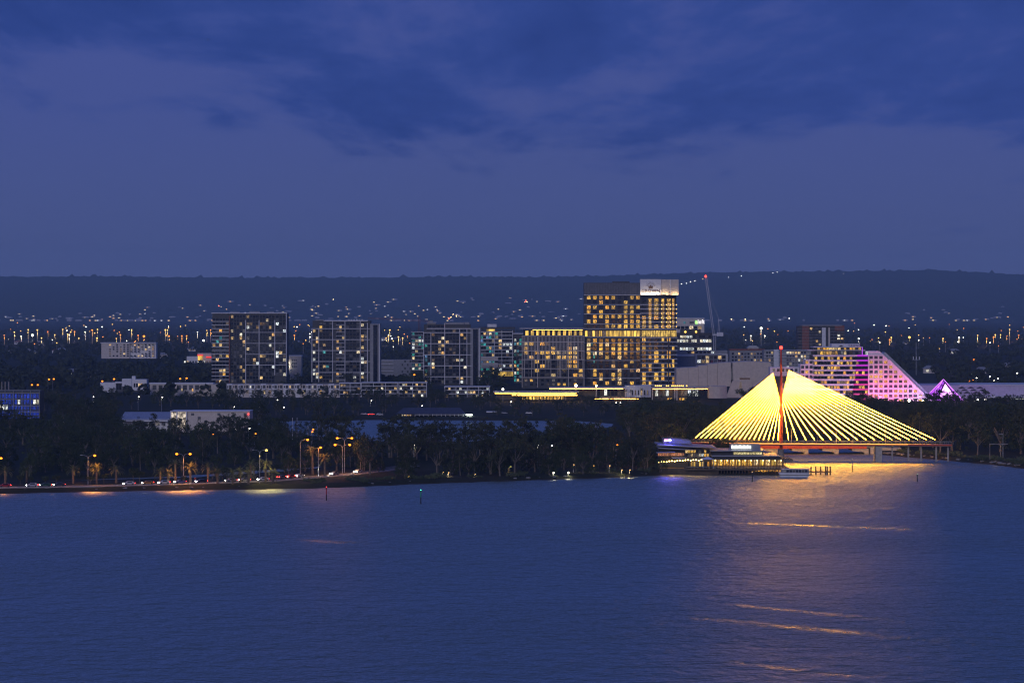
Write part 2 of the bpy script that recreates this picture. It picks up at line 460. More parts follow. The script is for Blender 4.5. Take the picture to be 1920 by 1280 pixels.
# deck centre line in local metres: right arm straight, left arm bends away and drops a little
def deck_pt(px):
    x = BX(px)
    if px >= 1465:
        return Vector((x, -0.03 * x, DECKZ - 0.004 * x))
    k = -x
    return Vector((x, 0.012 * k * k * 0.55 + 0.25 * k, DECKZ - 0.012 * k))
pxs = [1296, 1306, 1330, 1355, 1380, 1410, 1440, 1465, 1520, 1580, 1640, 1700, 1760, 1782]
pts = [deck_pt(p) for p in pxs]
def strip(pts, w0, w1, z0, z1):
    """extrude a plan polyline: offsets w0..w1 to the side, z0..z1 relative to the line"""
    m = MB(); k = 0
    for i, p in enumerate(pts):
        a = pts[max(0, i - 1)]; c = pts[min(len(pts) - 1, i + 1)]
        d = Vector((c.x - a.x, c.y - a.y, 0)).normalized(); n = Vector((-d.y, d.x, 0))
        for w, z in ((w0, z0), (w1, z0), (w1, z1), (w0, z1)):
            m.v.append((p.x + n.x * w, p.y + n.y * w, p.z + z))
    for i in range(len(pts) - 1):
        a = i * 4; c = a + 4
        for j in range(4):
            j2 = (j + 1) % 4
            m.f.append((a + j, a + j2, c + j2, c + j))
    e = (len(pts) - 1) * 4
    m.f += [(3, 2, 1, 0), (e, e + 1, e + 2, e + 3)]
    return m
strip(pts, -2.6, 2.6, -0.9, -0.25).build('deck_girder', M_DKCONC, br)
strip(pts, -2.75, 2.75, -0.25, 0.0).build('deck', M_CONC, br)
strip(pts, -2.95, -2.76, -0.62, 0.12).build('edge_beam', M_RED, br)
strip(pts, -2.66, -2.60, 1.05, 1.15).build('handrail', M_STEEL, br)
strip(pts, 2.60, 2.66, 1.05, 1.15).build('handrail', M_STEEL, br)
M_WARMSTRIP = emis('warm_deck_light', (1.0, 0.45, 0.08), 3.0, 'FRONT')
strip(pts[3:-2], -2.99, -2.955, -0.12, 0.02).build('deck_light_strip', M_WARMSTRIP, br)
# rail posts and screen panels
for i in range(60):
    px = 1300 + i * 8.2
    p = deck_pt(px)
    ubox('rail_post', M_STEEL, br, p.x - .05, p.x + .05, p.y - 2.68, p.y - 2.58, p.z, p.z + 1.1)
# mast
mz = PZ(654, BD)
m = MB()
prof = [(0.0, 0.75), (8, 0.72), (26, 0.62), (40, 0.5), (mz, 0.34)]
for (z0, r0), (z1, r1) in zip(prof[:-1], prof[1:]): m.tube((0, 1.2, z0), (0, 1.2, z1), r0, r1, 10)
m.build('mast', M_RED, br, True)
MB().ball((0, 1.2, mz + 0.6), 0.75, 10, 6).build('beacon', M_REDLAMP, br)
MB().tube((0, 1.2, -1), (0, 1.2, 5.5), 1.5, 1.3, 12).build('mast_pier', M_DKCONC, br)
# pile cap at the water
MB().hprism([(-5, -3), (5, -3), (5, 5), (-5, 5)], -0.5, 1.2).build('pile_cap', M_DKCONC, br)
# fan of stays: lit tubes with short dark tails to mast and deck
def stay(px, top_frac, side):
    a = deck_pt(px); a.z += 0.9
    a.y += 0.6
    zt = PZ(696 + top_frac * 48, BD)
    top = Vector((0, 1.2, zt + 1.6 * (1 - top_frac) + 0.3))
    # lit end stands off the mast, more for the high stays
    off = (2.95 * (1 - top_frac) + 0.45) * side
    d = top - a
    t1 = 1.0 - abs(off) / max(abs(d.x), abs(off) * 1.05 + 0.01) if abs(d.x) > abs(off) else 0.93
    t1 = min(t1, 0.985)
    l0 = a + d * 0.035; l1 = a + d * t1
    st = MB().tube(l0, l1, 0.085, 0.085, 6).build('stay_cable', M_CABLE, br)
    MB().tube(l1, top, 0.09, 0.09, 4).build('stay_tail', M_STAY, st)
    MB().tube(a - d.normalized() * 1.0, l0, 0.09, 0.09, 4).build('anchor_tail', M_STAY, st)
NR = 18
for i in range(NR):
    stay(1479.5 + i * 16.65, 1 - i / (NR - 1), 1)
    stay(1459.0 - i * 9.1, 1 - i / (NR - 1), -1)
# deck lamp columns
for px in (1485, 1569, 1600, 1661):
    p = deck_pt(px)
    MB().tube((p.x, p.y + 2.4, p.z), (p.x, p.y + 2.4, p.z + 6.2), 0.09, 0.06, 6).box(p.x - .5, p.x + .1, p.y + 2.3, p.y + 2.5, p.z + 6.2, p.z + 6.32).build('lamp_column', M_STEEL, br)
# support columns on the right bank
for px in (1672, 1702, 1726, 1754, 1776):
    p = deck_pt(px)
    MB().tube((p.x, p.y, 0.2), (p.x, p.y, p.z - 0.85), 0.42, 0.42, 10).build('column', M_CONC, br)
MB().hprism([(BX(1640), -3.5), (BX(1652), -3.5), (BX(1652), 3.5), (BX(1640), 3.5)], -0.5, 7.0).build('pier', M_CONC, br)

# ------------------------------------------------------------------ old road bridge behind, on concrete piers
RD = 1238.0
rb = empty('road_bridge', (PX(1540, RD), RD, 0))
tag(rb, 'low road bridge with red girder on broad concrete piers behind the footbridge', 'bridge')
s_r = RD / F
def RX(px): return (px - 1540) * s_r
zt, zb = PZ(834.5, RD), PZ(841, RD)
MB().box(RX(1405), RX(1625), 0, 1.0, zb, zt).build('girder', M_RED, rb)
MB().box(RX(1405), RX(1640), 1.0, 17, zb + .4, zt + 0.2).build('deck', M_DKCONC, rb)
MB().box(RX(1405), RX(1640), -0.25, 0.1, zt + 0.003, zt + 0.9).build('parapet', M_CONC, rb)
for px in (1453, 1511, 1568, 1624):
    MB().prism([(RX(px - 26), zb - 1.0), (RX(px - 26), zb - 0.003), (RX(px + 5), zb - 0.003), (RX(px + 5), -0.6), (RX(px - 2), -0.6), (RX(px - 4), zb - 1.6)][::-1], 0.4, 15.5).build('pier', M_CONC, rb)
MB().box(RX(1632), RX(1690), 0.2, 16, -0.5, zt - 1.2).build('abutment', M_CONC, rb)
# ------------------------------------------------------------------ channel markers in the river
def marker(px, py, top, lamp, col, label, h=4.2):
    D = GD(py); r = empty('channel_marker', (PX(px, D), D, 0))
    MB().tube((0, 0, -1.5), (0, 0, h * .55), 0.22, 0.2, 8).build('pile', M_BLACK, r)
    MB().tube((0, 0, h * .55), (0, 0, h), 0.2, 0.18, 8).tube((0, 0, h), (0, 0, h + .5), 0.32, 0.32, 8).build('topmark', mat('marker_' + lamp, col, 0.5), r)
    MB().ball((0, 0, h + 0.7), 0.17, 8, 5).build('lamp', emis('marker_lamp_' + lamp, tuple(min(1, c * 3) for c in col), 5.0 if lamp != 'white' else 0.6), r)
    tag(r, label, 'marker')
marker(612, 938, 0, 'red', (0.35, 0.02, 0.02), 'red topped channel marker pile standing in the river off the palms')
marker(789, 944, 0, 'green', (0.02, 0.30, 0.14), 'green topped channel marker pile standing in the open river')
marker(1410.5, 903, 0, 'dark', (0.03, 0.03, 0.03), 'dark marker pile standing off the restaurant jetty', 3.2)
marker(1598, 884, 0, 'white', (0.3, 0.3, 0.3), 'thin pale marker pole standing in golden water under the cables', 4.6)
marker(1720, 903, 0, 'grey', (0.05, 0.09, 0.06), 'short dark marker pile standing off the bushy bank', 2.4)

# ================================================================== TREES
def leaf_mat(name, lo, hi):
    m = bpy.data.materials.new(name); m.use_nodes = True
    t = m.node_tree; b = t.nodes['Principled BSDF']
    oi = nd(t, 'ShaderNodeObjectInfo'); g = nd(t, 'ShaderNodeNewGeometry')
    n = noise_node(t, 0.45, 3, vec=g.outputs['Position'])
    f = mth(t, 'ADD', mth(t, 'MULTIPLY', n, 0.7), mth(t, 'MULTIPLY', oi.outputs['Random'], 0.4))
    t.links.new(ramp(t, f, [(0.3, lo), (0.8, hi)]), b.inputs['Base Color'])
    b.inputs['Roughness'].default_value = 0.7; b.inputs['Specular IOR Level'].default_value = 0.2
    return m
M_LEAF = leaf_mat('gum_leaf', (0.026, 0.033, 0.015), (0.068, 0.076, 0.034))
M_LEAF2 = leaf_mat('dark_fig_leaf', (0.021, 0.032, 0.012), (0.052, 0.070, 0.026))
M_LEAF3 = leaf_mat('pale_shrub_leaf', (0.05, 0.07, 0.03), (0.11, 0.125, 0.06))
M_PALM = leaf_mat('palm_frond', (0.10, 0.115, 0.045), (0.20, 0.20, 0.085))
M_BARK = mat('grey_bark', (0.14, 0.115, 0.09), 0.9, 0, 0.35, 2.0, 0.3)
M_PBARK = mat('palm_bark', (0.15, 0.11, 0.075), 0.95, 0, 0.35, 3.0, 0.4)

def quads_cloud(cent, size, nper, r, rg, flat=0.75):
    """leaf faces scattered round clump centres"""
    n = len(cent) * nper
    c = np.repeat(np.asarray(cent), nper, 0)
    d = rg.normal(0, 1, (n, 3)); d /= np.linalg.norm(d, axis=1)[:, None]
    rr = r if np.isscalar(r) else np.repeat(np.asarray(r), nper)[:, None]
    p = c + d * (rg.random((n, 1)) ** 0.45) * rr * np.array([1, 1, flat])
    a = rg.normal(0, 1, (n, 3)); a /= np.linalg.norm(a, axis=1)[:, None]
    bb = np.cross(a, d + 0.3 * rg.normal(0, 1, (n, 3))); bb /= np.linalg.norm(bb, axis=1)[:, None] + 1e-9
    s = size * (0.6 + 0.8 * rg.random((n, 1)))
    v = np.stack([p - a * s, p + bb * s * 0.55, p + a * s, p - bb * s * 0.55], 1).reshape(-1, 3)
    return v, np.arange(n * 4).reshape(n, 4)

def crown_mesh(kind, seed, leafm):
    rg = np.random.default_rng(seed)
    cent = []; rad = []; limbs = []
    if kind == 'gum':            # h ~ 16, open lumpy crown
        nb = rg.integers(6, 9)
        for i in range(nb):
            a = 2 * math.pi * (i + rg.random() * .7) / nb; rr = 2.2 + 3.2 * rg.random(); z = 7.5 + 6.5 * rg.random()
            if i == 0: rr, z = 0.8, 13.6
            c0 = np.array([rr * math.cos(a), rr * math.sin(a), z]); limbs.append(c0)
            for k in range(7):
                cent.append(c0 + rg.normal(0, 1, 3) * np.array([1.35, 1.35, 0.95])); rad.append(0.8 + 0.9 * rg.random())
        nper, size = 26, 0.36
    elif kind == 'fig':          # h ~ 14, broad dense dome
        for i in range(78):
            u = rg.random(); a = 2 * math.pi * rg.random(); ph = math.acos(1 - 1.5 * u)
            k = (0.72 + 0.28 * rg.random()) * (1 + 0.12 * math.sin(3 * a + seed))
            cent.append(np.array([6.6 * k * math.sin(ph) * math.cos(a), 6.6 * k * math.sin(ph) * math.sin(a), 5.2 + 8.0 * k * math.cos(ph)])); rad.append(1.0 + 0.8 * rg.random())
        limbs = [np.array([3.2 * math.cos(a), 3.2 * math.sin(a), 8.5]) for a in (0.3, 1.6, 2.9, 4.1, 5.4)]
        nper, size = 22, 0.38
    elif kind == 'tall':         # h ~ 20, narrow, layered
        for i in range(60):
            z = 5 + 15 * rg.random(); w = 3.6 * (1 - abs((z - 11) / 11.0) ** 2) + 0.4; a = 2 * math.pi * rg.random()
            cent.append(np.array([w * rg.random() ** .5 * math.cos(a), w * rg.random() ** .5 * math.sin(a), z])); rad.append(0.8 + 0.7 * rg.random())
        limbs = [np.array([0, 0, 18.0]), np.array([1.5, 0, 11.0]), np.array([-1.4, 0.6, 13.0])]
        nper, size = 22, 0.36
    elif kind == 'round':        # h ~ 6, small park tree
        for i in range(26):
            d = rg.normal(0, 1, 3); d /= np.linalg.norm(d); k = 0.5 + 0.5 * rg.random()
            cent.append(np.array([0, 0, 4.0]) + d * k * np.array([2.3, 2.3, 1.5])); rad.append(0.55 + 0.4 * rg.random())
        limbs = [np.array([0.8, 0, 3.6]), np.array([-0.8, 0.3, 3.7]), np.array([0, -0.5, 4.2])]
        nper, size = 26, 0.22
    elif kind == 'shrub':        # h ~ 2.6
        for i in range(16):
            a = 2 * math.pi * rg.random(); rr = 2.0 * rg.random() ** .5
            cent.append(np.array([rr * math.cos(a), rr * math.sin(a), 0.4 + 1.6 * rg.random() * (1 - rr / 3)])); rad.append(0.6 + 0.4 * rg.random())
        limbs = [np.array([0.5, 0, 1.0]), np.array([-0.5, 0.2, 1.1])]
        nper, size = 24, 0.22
    v, qd = quads_cloud(cent, size, nper, rad, rg)
    o = np_mesh('crown', v, qd, leafm)
    h0 = {'gum': 5.0, 'fig': 3.0, 'tall': 9.0, 'round': 1.9, 'shrub': 0.3}[kind]
    r0 = {'gum': 0.42, 'fig': 0.6, 'tall': 0.36, 'round': 0.14, 'shrub': 0.08}[kind]
    m = MB()
    lean = rg.normal(0, .25, 2) * (h0 / 5)
    f = (lean[0], lean[1], h0)
    m.tube((0, 0, -0.5), f, r0, r0 * .72, 7)
    for c in limbs:
        mid = tuple((np.array(f) * .45 + c * .55) + rg.normal(0, .2, 3) * (h0 / 6)); 
        m.tube(f, mid, r0 * .5, r0 * .32, 5).tube(mid, tuple(c), r0 * .32, r0 * .1, 5)
    tr = m.build('trunk', M_BARK)
    md, td = o.data, tr.data
    for ob in (o, tr): bpy.data.objects.remove(ob)
    return md, td
TREES = {
    'gum': [crown_mesh('gum', 100 + i, M_LEAF) for i in range(5)],
    'fig': [crown_mesh('fig', 200 + i, M_LEAF2) for i in range(4)],
    'tall': [crown_mesh('tall', 300 + i, M_LEAF) for i in range(3)],
    'round': [crown_mesh('round', 400 + i, M_LEAF2) for i in range(3)],
    'shrub': [crown_mesh('shrub', 500 + i, M_LEAF3) for i in range(3)],
}
THEIGHT = {'gum': 15.5, 'fig': 13.5, 'tall': 20.0, 'round': 6.0, 'shrub': 2.4}
KW = {'gum': ('open lumpy gum tree', 'gum_tree'), 'fig': ('broad dense domed tree', 'fig_tree'), 'tall': ('narrow tall tree', 'slender_tree'),
      'round': ('small round headed tree', 'round_tree'), 'shrub': ('low leafy shrub', 'shrub')}
def tree(kind, x, D, h, label, group, name='', wide=1.0, z=LAND, cat='tree'):
    label = KW[kind][0] + ' ' + label; name = KW[kind][1]; group = KW[kind][0] + 's ' + group
    md, td = random.choice(TREES[kind])
    r = empty(name, (x, D, z), random.random() * 6.28)
    s = h / THEIGHT[kind]; r.scale = (s * wide, s * wide, s)
    link(bpy.data.objects.new('trunk', td), r); link(bpy.data.objects.new('crown', md), r)
    return tag(r, label, cat, group)

# palms
def palm_mesh(seed, nf=30, L=3.5):
    rg = np.random.default_rng(seed)
    V = []; Q = []
    for i in range(nf):
        a = 2 * math.pi * i / nf * 5.0 + rg.normal(0, .12); up = 1.3 - 1.55 * (i / nf) + rg.normal(0, .08)
        l = L * (0.85 + 0.25 * rg.random()); n = 9
        p = np.zeros(3); e = up
        ax = np.array([math.cos(a), math.sin(a)]); side = np.array([-ax[1], ax[0], 0])
        prev = p.copy()
        for k in range(n):
            st = l / n
            nx = prev + np.array([ax[0] * math.cos(e), ax[1] * math.cos(e), math.sin(e)]) * st
            e -= 0.10 + 0.022 * k
            w = 0.34 * math.sin(math.pi * min(1, (k + 1.2) / (n + 0.6))) + 0.06
            mid = (prev + nx) / 2
            for sg in (-1, 1):        # one leaflet blade each side, gaps between
                b = len(V); tip = mid + side * sg * w + (nx - prev) * 0.9 + np.array([0, 0, -0.22 * w])
                V.extend([prev, prev + (nx - prev) * .62, tip, tip - (nx - prev) * .2]); Q.append((b, b + 1, b + 2, b + 3))
            b = len(V); V.extend([prev - side * .04, prev + side * .04, nx + side * .03, nx - side * .03]); Q.append((b, b + 1, b + 2, b + 3))
            prev = nx
    o = np_mesh('crown', np.array(V), np.array(Q), M_PALM); md = o.data; bpy.data.objects.remove(o); return md
PALMS = [palm_mesh(i) for i in range(3)]
def palm_trunk(h, r):
    m = MB()
    n = 7
    for i in range(n):
        z0 = -0.4 + (h + .4) * i / n; z1 = -0.4 + (h + .4) * (i + 1) / n
        m.tube((0, 0, z0), (0, 0, z1), r * (1.0 + .12 * (i % 2)), r * (1.05), 8)
    m.ball((0, 0, h), r * 1.6, 8, 5, 1.2)
    o = m.build('trunk', M_PBARK); d = o.data; bpy.data.objects.remove(o); return d
PT = palm_trunk(1.0 * 5.5, 0.36)
PT2 = palm_trunk(9.0, 0.2)
def palm(px, D, h, label, group='date palms along the riverside road', thin=False, size=1.15, z=LAND):
    r = empty('palm_tree', (PX(px, D), D, z), random.random() * 6.28)
    base = 9.0 if thin else 5.5
    s = h / base
    tr = link(bpy.data.objects.new('trunk', PT2 if thin else PT), r); tr.scale = (size, size, s)
    cr = link(bpy.data.objects.new('crown', random.choice(PALMS)), r); cr.location = (0, 0, h + 0.2); cr.scale = (size,) * 3
    return tag(r, label, 'palm', group)
G_P = 'date palms along the riverside road'
L_P = 'stout date palm in the row along the riverside road'
for px, cy, D in ((10, 882, 1000), (50, 882, 1006), (137, 880, 1008), (181, 879, 1003), (218, 880, 1010), (300, 884, 1016), (329, 869, 1018), (357, 876, 1010),
                  (390, 876, 1016), (315, 888, 1004), (408, 886, 1006), (450, 884, 1012), (470, 872, 1024), (498, 870, 1016), (512, 888, 1008), (466, 890, 1002), (436, 889, 1004), (609, 858, 1050), (586, 846, 1062)):
    lb = {10: 'orange lit date palm under the sodium lamp at the end of the row', 181: 'date palm glowing orange beside the lone sodium lamp', 329: 'taller dim date palm behind the double sodium lamp',
          357: 'brightest orange date palm under the double sodium lamp', 498: 'date palm lit yellow green under the yellow street lamp', 609: 'orange lit palm under the deep orange lamp by the road bend',
          586: 'tall palm behind the orange lamps where the road bends', 137: 'dim date palm standing alone short of the lone sodium lamp', 218: 'dim date palm just past the lone sodium lamp', 390: 'date palm with a lit trunk past the double sodium lamp'}.get(px)
    palm(px, D, max(3.5, PZ(cy, D) - LAND - 0.4), lb or L_P, G_P)
G_FP = 'slim palms before the casino forecourt'
for px, cy in ((1164, 733), (1174, 734), (1183, 734), (1203, 731), (1228, 735)):
    palm(px, 1884, PZ(cy, 1884) - LAND, 'slim tall palm standing before the white curved casino entrance wall', G_FP, True, 0.75)

def scatter(n, xr, yr, kinds, hr, label, group, name, z=LAND, min_sd=4.0, avoid=(), wide=(0.85, 1.2), sep=0.0):
    """trees over a patch given by photo columns and ground rows (distance from the row)"""
    out = 0; tries = 0; placed = []
    while out < n and tries < n * 40:
        tries += 1
        D = random.uniform(GD(yr[1], z), GD(yr[0], z)); x = PX(random.uniform(*xr), D)
        if float(land_dist(np.array([x]), np.array([D]))[0]) < min_sd: continue
        px = x / D * F + 960
        if any(a[0] <= px <= a[1] and a[2] <= D <= a[3] for a in avoid): continue
        if sep and any((x - q[0]) ** 2 + (D - q[1]) ** 2 < sep * sep for q in placed): continue
        placed.append((x, D))
        tree(random.choice(kinds), x, D, random.uniform(*hr), label, group, name, random.uniform(*wide), z)
        out += 1

# keep-out boxes (photo columns, distance range): views to inlet, buildings, road
AV = [(0, 80, 1500, 1640), (225, 472, 1395, 1470), (-400, 720, 960, 1000), (1225, 1480, 1050, 1170), (735, 895, 1600, 1660), (1300, 1475, 1165, 1215)]
GB = 'of the dark riverbank belt'
LB = 'in the dense dark belt on the near riverbank'
# centre belt on the near bank
scatter(46, (640, 1235), (858, 893), ['gum', 'gum', 'fig', 'tall'], (10.5, 15.5), LB, GB, 'gum_tree', sep=6.0, avoid=AV)
scatter(34, (640, 1235), (872, 897), ['fig'], (5, 8.5), 'filling the understory of the near belt', 'of the near understory', 'x', avoid=AV + [(640, 730, 960, 1060)], sep=5.0, min_sd=4)
scatter(16, (700, 1230), (845, 862), ['gum', 'fig'], (14, 18.5), LB, GB, 'gum_tree', sep=8.0, avoid=AV)
for px, top, D in ((815, 783, 1170), (800, 790, 1160), (840, 792, 1175), (1065, 780, 1180), (1050, 792, 1170), (1085, 795, 1180), (900, 797, 1160), (930, 800, 1170), (960, 804, 1150), (1130, 795, 1190), (1150, 800, 1180), (870, 800, 1165), (640, 770, 1230), (615, 775, 1240), (660, 785, 1220), (995, 805, 1150), (1020, 802, 1160)):
    tree(random.choice(['gum', 'gum', 'fig']), PX(px, D), D, PZ(top, D) - LAND, 'rising above the near belt against the pale inlet', 'against the inlet', 'gum_tree', 0.95)
# left parkland behind the palms
GL = 'behind the palms'
LL = 'in the park between the palms and the white sheds'
scatter(96, (-60, 640), (815, 884), ['gum', 'fig', 'fig', 'fig', 'tall'], (9, 14.5), LL, GL, 'park_tree', avoid=AV, sep=7.0)
scatter(34, (-60, 620), (868, 893), ['fig'], (6, 9.5), 'low down beside the palms and the pond', 'beside the pond', 'x', avoid=AV + [(-400, 720, 960, 1016)], sep=6.0, min_sd=3)
scatter(26, (-60, 600), (800, 828), ['fig', 'gum', 'tall'], (12, 17), LL, GL, 'park_tree', avoid=AV + [(225, 480, 1330, 1500)], sep=9.0)
scatter(22, (-60, 225), (768, 800), ['fig', 'gum'], (11, 15), LL, GL, 'park_tree', avoid=AV, sep=10.0)
scatter(34, (-60, 470), (742, 772), ['fig', 'gum'], (6, 9.5), 'on the open ground between the white house and the sheds', 'behind the white sheds', 'x', avoid=AV, sep=9.0)
# trees just in front of the white sheds, tops hide their feet
for px, top, D in ((235, 790, 1370), (250, 805, 1340), (300, 801, 1330), (327, 797, 1360), (352, 800, 1350), (395, 785, 1345), (415, 778, 1360), (430, 782, 1350), (455, 800, 1340), (215, 775, 1380), (200, 766, 1400), (180, 770, 1390), (480, 798, 1330), (505, 793, 1350), (530, 795, 1330)):
    tree(random.choice(['fig', 'gum']), PX(px, D), D, PZ(top, D) - LAND, 'standing right in front of the white sheds', 'before the white sheds', 'park_tree')
for px, top, D in ((683, 813, 1082), (676, 822, 1078)):
    tree('gum', PX(px, D), D, PZ(top, D) - LAND, 'lit yellow by the double sodium lamps at the road bend', 'at the road bend', '', 0.6)
# small round trees along the road
for px, top, D in ((38, 889, 1000), (58, 890, 1002), (85, 891, 998), (105, 888, 1000), (170, 890, 997), (195, 884, 1004), (250, 874, 1010), (262, 880, 1012), (345, 890, 1000), (425, 872, 1012)):
    tree('round', PX(px, D), D, max(3.5, PZ(top, D) - LAND), 'on the grass verge by the riverside road', 'by the road', 'verge_tree')
# right of the road end, lit bushes and shoreline scrub
def shrubs(n, xr, yr, label, group, hr=(1.4, 3.0)):
    k = 0
    for _ in range(n * 30):
        if k >= n: break
        y = random.uniform(*yr); D = GD(y, LAND); x = PX(random.uniform(*xr), D)
        s_ = float(land_dist(np.array([x]), np.array([D]))[0])
        if 2.0 < s_ < 16:
            tree('shrub', x, D, random.uniform(*hr), label, group, 'shrub', 1.1, LAND * 0.8, 'shrub'); k += 1
shrubs(34, (560, 1240), (880, 912), 'on the water edge below the gum belt', 'on the shoreline')
shrubs(30, (1690, 1930), (845, 875), 'on the rocky bank beside the bridge end', 'by the bridge end', (1.6, 3.6))
# behind the restaurant and under the left stays
GR = 'behind the restaurant'
LR = 'on the bank behind the riverside restaurant'
scatter(44, (1175, 1425), (808, 848), ['gum', 'fig'], (13, 18), LR, GR, 'gum_tree', avoid=AV, sep=7.0, min_sd=3)
for px, top, D in ((1195, 748, 1500), (1215, 744, 1520), (1240, 746, 1540), (1262, 752, 1520), (1290, 750, 1560), (1310, 752, 1540), (1335, 755, 1520), (1365, 760, 1480), (1395, 765, 1460), (1180, 758, 1480)):
    tree('fig', PX(px, D), D, PZ(top, D) - LAND, LR, GR, 'gum_tree', 1.1)
for px, top, D in ((1322, 826, 1150), (1342, 817, 1142), (1358, 816, 1145), (1370, 824, 1140), (1388, 830, 1142), (1300, 832, 1150), (1232, 838, 1118), (1222, 846, 1104), (1240, 852, 1084)):
    tree('fig', PX(px, D), D, PZ(top, D) - LAND, 'hiding the feet of the outermost stays beside the restaurant', 'before the outer stays', '', 0.8)
# bank behind the stays
GS = 'behind the golden stays'
LS = 'on the far bank seen through the golden stays'
scatter(46, (1400, 1720), (800, 832), ['gum', 'fig'], (11, 17), LS, GS, 'gum_tree', sep=7.0, min_sd=3)
scatter(20, (1400, 1720), (775, 800), ['gum', 'fig'], (12, 17), LS, GS, 'gum_tree', sep=9.0)
# right bank
GT = 'on the bank by the bridge end'
LT = 'in the wood on the bank beside the bridge end'
scatter(52, (1672, 1990), (805, 858), ['gum', 'gum', 'tall', 'fig'], (13, 19), LT, GT, 'gum_tree', sep=6.5, min_sd=8)
scatter(18, (1690, 1960), (775, 805), ['gum', 'fig'], (13, 18), LT, GT, 'gum_tree', sep=9.0)
# far bank of the inlet
GF = 'on the far side of the inlet'
LF = 'on the far shore of the inlet below the apartment towers'
AF = AV + [(685, 930, 1600, 1640)]
scatter(85, (395, 925), (748, 780), ['fig', 'gum', 'tall'], (6.5, 10), LF, GF, 'x', avoid=AF, sep=8.0, min_sd=8)
scatter(60, (925, 1290), (757, 780), ['fig', 'gum'], (4.5, 7.5), LF, GF, 'x', avoid=AF, sep=7.0, min_sd=8)
for px, top, D in ((700, 722, 1900), (712, 728, 1890), (690, 732, 1890), (820, 728, 1900), (840, 735, 1890), (1090, 735, 1850), (1105, 740, 1840), (1260, 745, 1865), (1301, 729, 1870), (1296, 734, 1868), (520, 735, 1880), (540, 738, 1870), (440, 735, 1880), (370, 733, 1800), (350, 731, 1790), (300, 728, 1800), (320, 730, 1790), (190, 728, 1850), (215, 727, 1860), (100, 737, 1800), (130, 735, 1820), (160, 738, 1800),
                   (560, 700, 2110), (548, 708, 2100), (530, 712, 2100), (570, 705, 2120), (655, 700, 2110), (775, 695, 2080), (785, 690, 2090), (915, 690, 2100), (925, 686, 2110), (745, 702, 2080)):
    tree(random.choice(['fig', 'gum']), PX(px, D), D, PZ(top, D) - LAND, 'between the apartment blocks and the inlet', 'among the apartments', 'park_tree', 1.1)
# before the pink hotel and the glowing pyramid
for px, top, D in ((1590, 742, 1900), (1610, 746, 1880), (1640, 748, 1870), (1660, 746, 1880), (1675, 748, 1890), (1700, 756, 1850), (1742, 750, 1870), (1765, 748, 1875), (1784, 750, 1870), (1730, 752, 1850), (1808, 749, 1880), (1890, 738, 1880), (1875, 742, 1870), (1910, 740, 1890), (1835, 752, 1850), (1860, 750, 1860)):
    D = D * 0.965
    tree('fig', PX(px, D), D, PZ(top, D) - LAND, 'before the pink hotel and the glowing pyramid', 'before the pink hotel', 'park_tree', 1.1)

# ---- far wood over the plain: nobody could count it
def far_wood(name, n, xr, Dr, hr, label):
    rg = np.random.default_rng(42)
    u = rg.random(n); D = Dr[0] * (Dr[1] / Dr[0]) ** u
    px = rg.uniform(xr[0], xr[1], n); x = (px - 960) / F * D
    keep = mnoise_arr(x, D)
    x, D = x[keep], D[keep]; h = rg.uniform(hr[0], hr[1], len(x)) * (0.8 + 0.0 * D)
    Vs = []; Qs = []; k = 0
    NP = 46
    for xi, di, hi in zip(x, D, h):
        d = rg.normal(0, 1, (NP, 3)); d /= np.linalg.norm(d, axis=1)[:, None]
        w = hi * rg.uniform(0.42, 0.6)
        p = np.array([xi, di, LAND + hi * 0.55]) + d * (0.65 + 0.35 * rg.random((NP, 1))) * np.array([w, w, hi * 0.45])
        a = rg.normal(0, 1, (NP, 3)); a /= np.linalg.norm(a, axis=1)[:, None]
        bb = np.cross(a, d); bb /= np.linalg.norm(bb, axis=1)[:, None] + 1e-9
        s = hi * 0.16 * (0.7 + 0.6 * rg.random((NP, 1)))
        Vs.append(np.stack([p - a * s, p + bb * s, p + a * s, p - bb * s], 1).reshape(-1, 3)); Qs.append(np.arange(NP * 4).reshape(NP, 4) + k); k += NP * 4
    o = np_mesh(name, np.concatenate(Vs), np.concatenate(Qs), M_LEAF)
    return tag(o, label, 'wood', kind='stuff')
# clear of buildings on the plain
CLEAR = [(185, 300, 2880, 3120), (380, 560, 1990, 2210), (575, 800, 1990, 2210), (760, 985, 1990, 2330), (970, 1480, 1950, 2650), (1440, 1760, 1930, 2620), (1730, 2000, 1940, 2130), (60, 800, 1985, 2110), (0, 420, 1990, 2080)]
def mnoise_arr(x, D):
    px = x / D * F + 960
    k = np.ones(len(x), bool)
    for a in CLEAR: k &= ~((px > a[0]) & (px < a[1]) & (D > a[2]) & (D < a[3]))
    v = np.sin(x * 0.011 + 1.3) * np.sin(D * 0.006 + 0.4) + 0.6 * np.sin(x * 0.027 + D * 0.013)
    return k & ((v > -0.75) | (D < 2900))
far_wood('far_wood', 5200, (-150, 2070), (1960, 7500), (8, 15), 'dark woodland and garden trees spread over the plain')

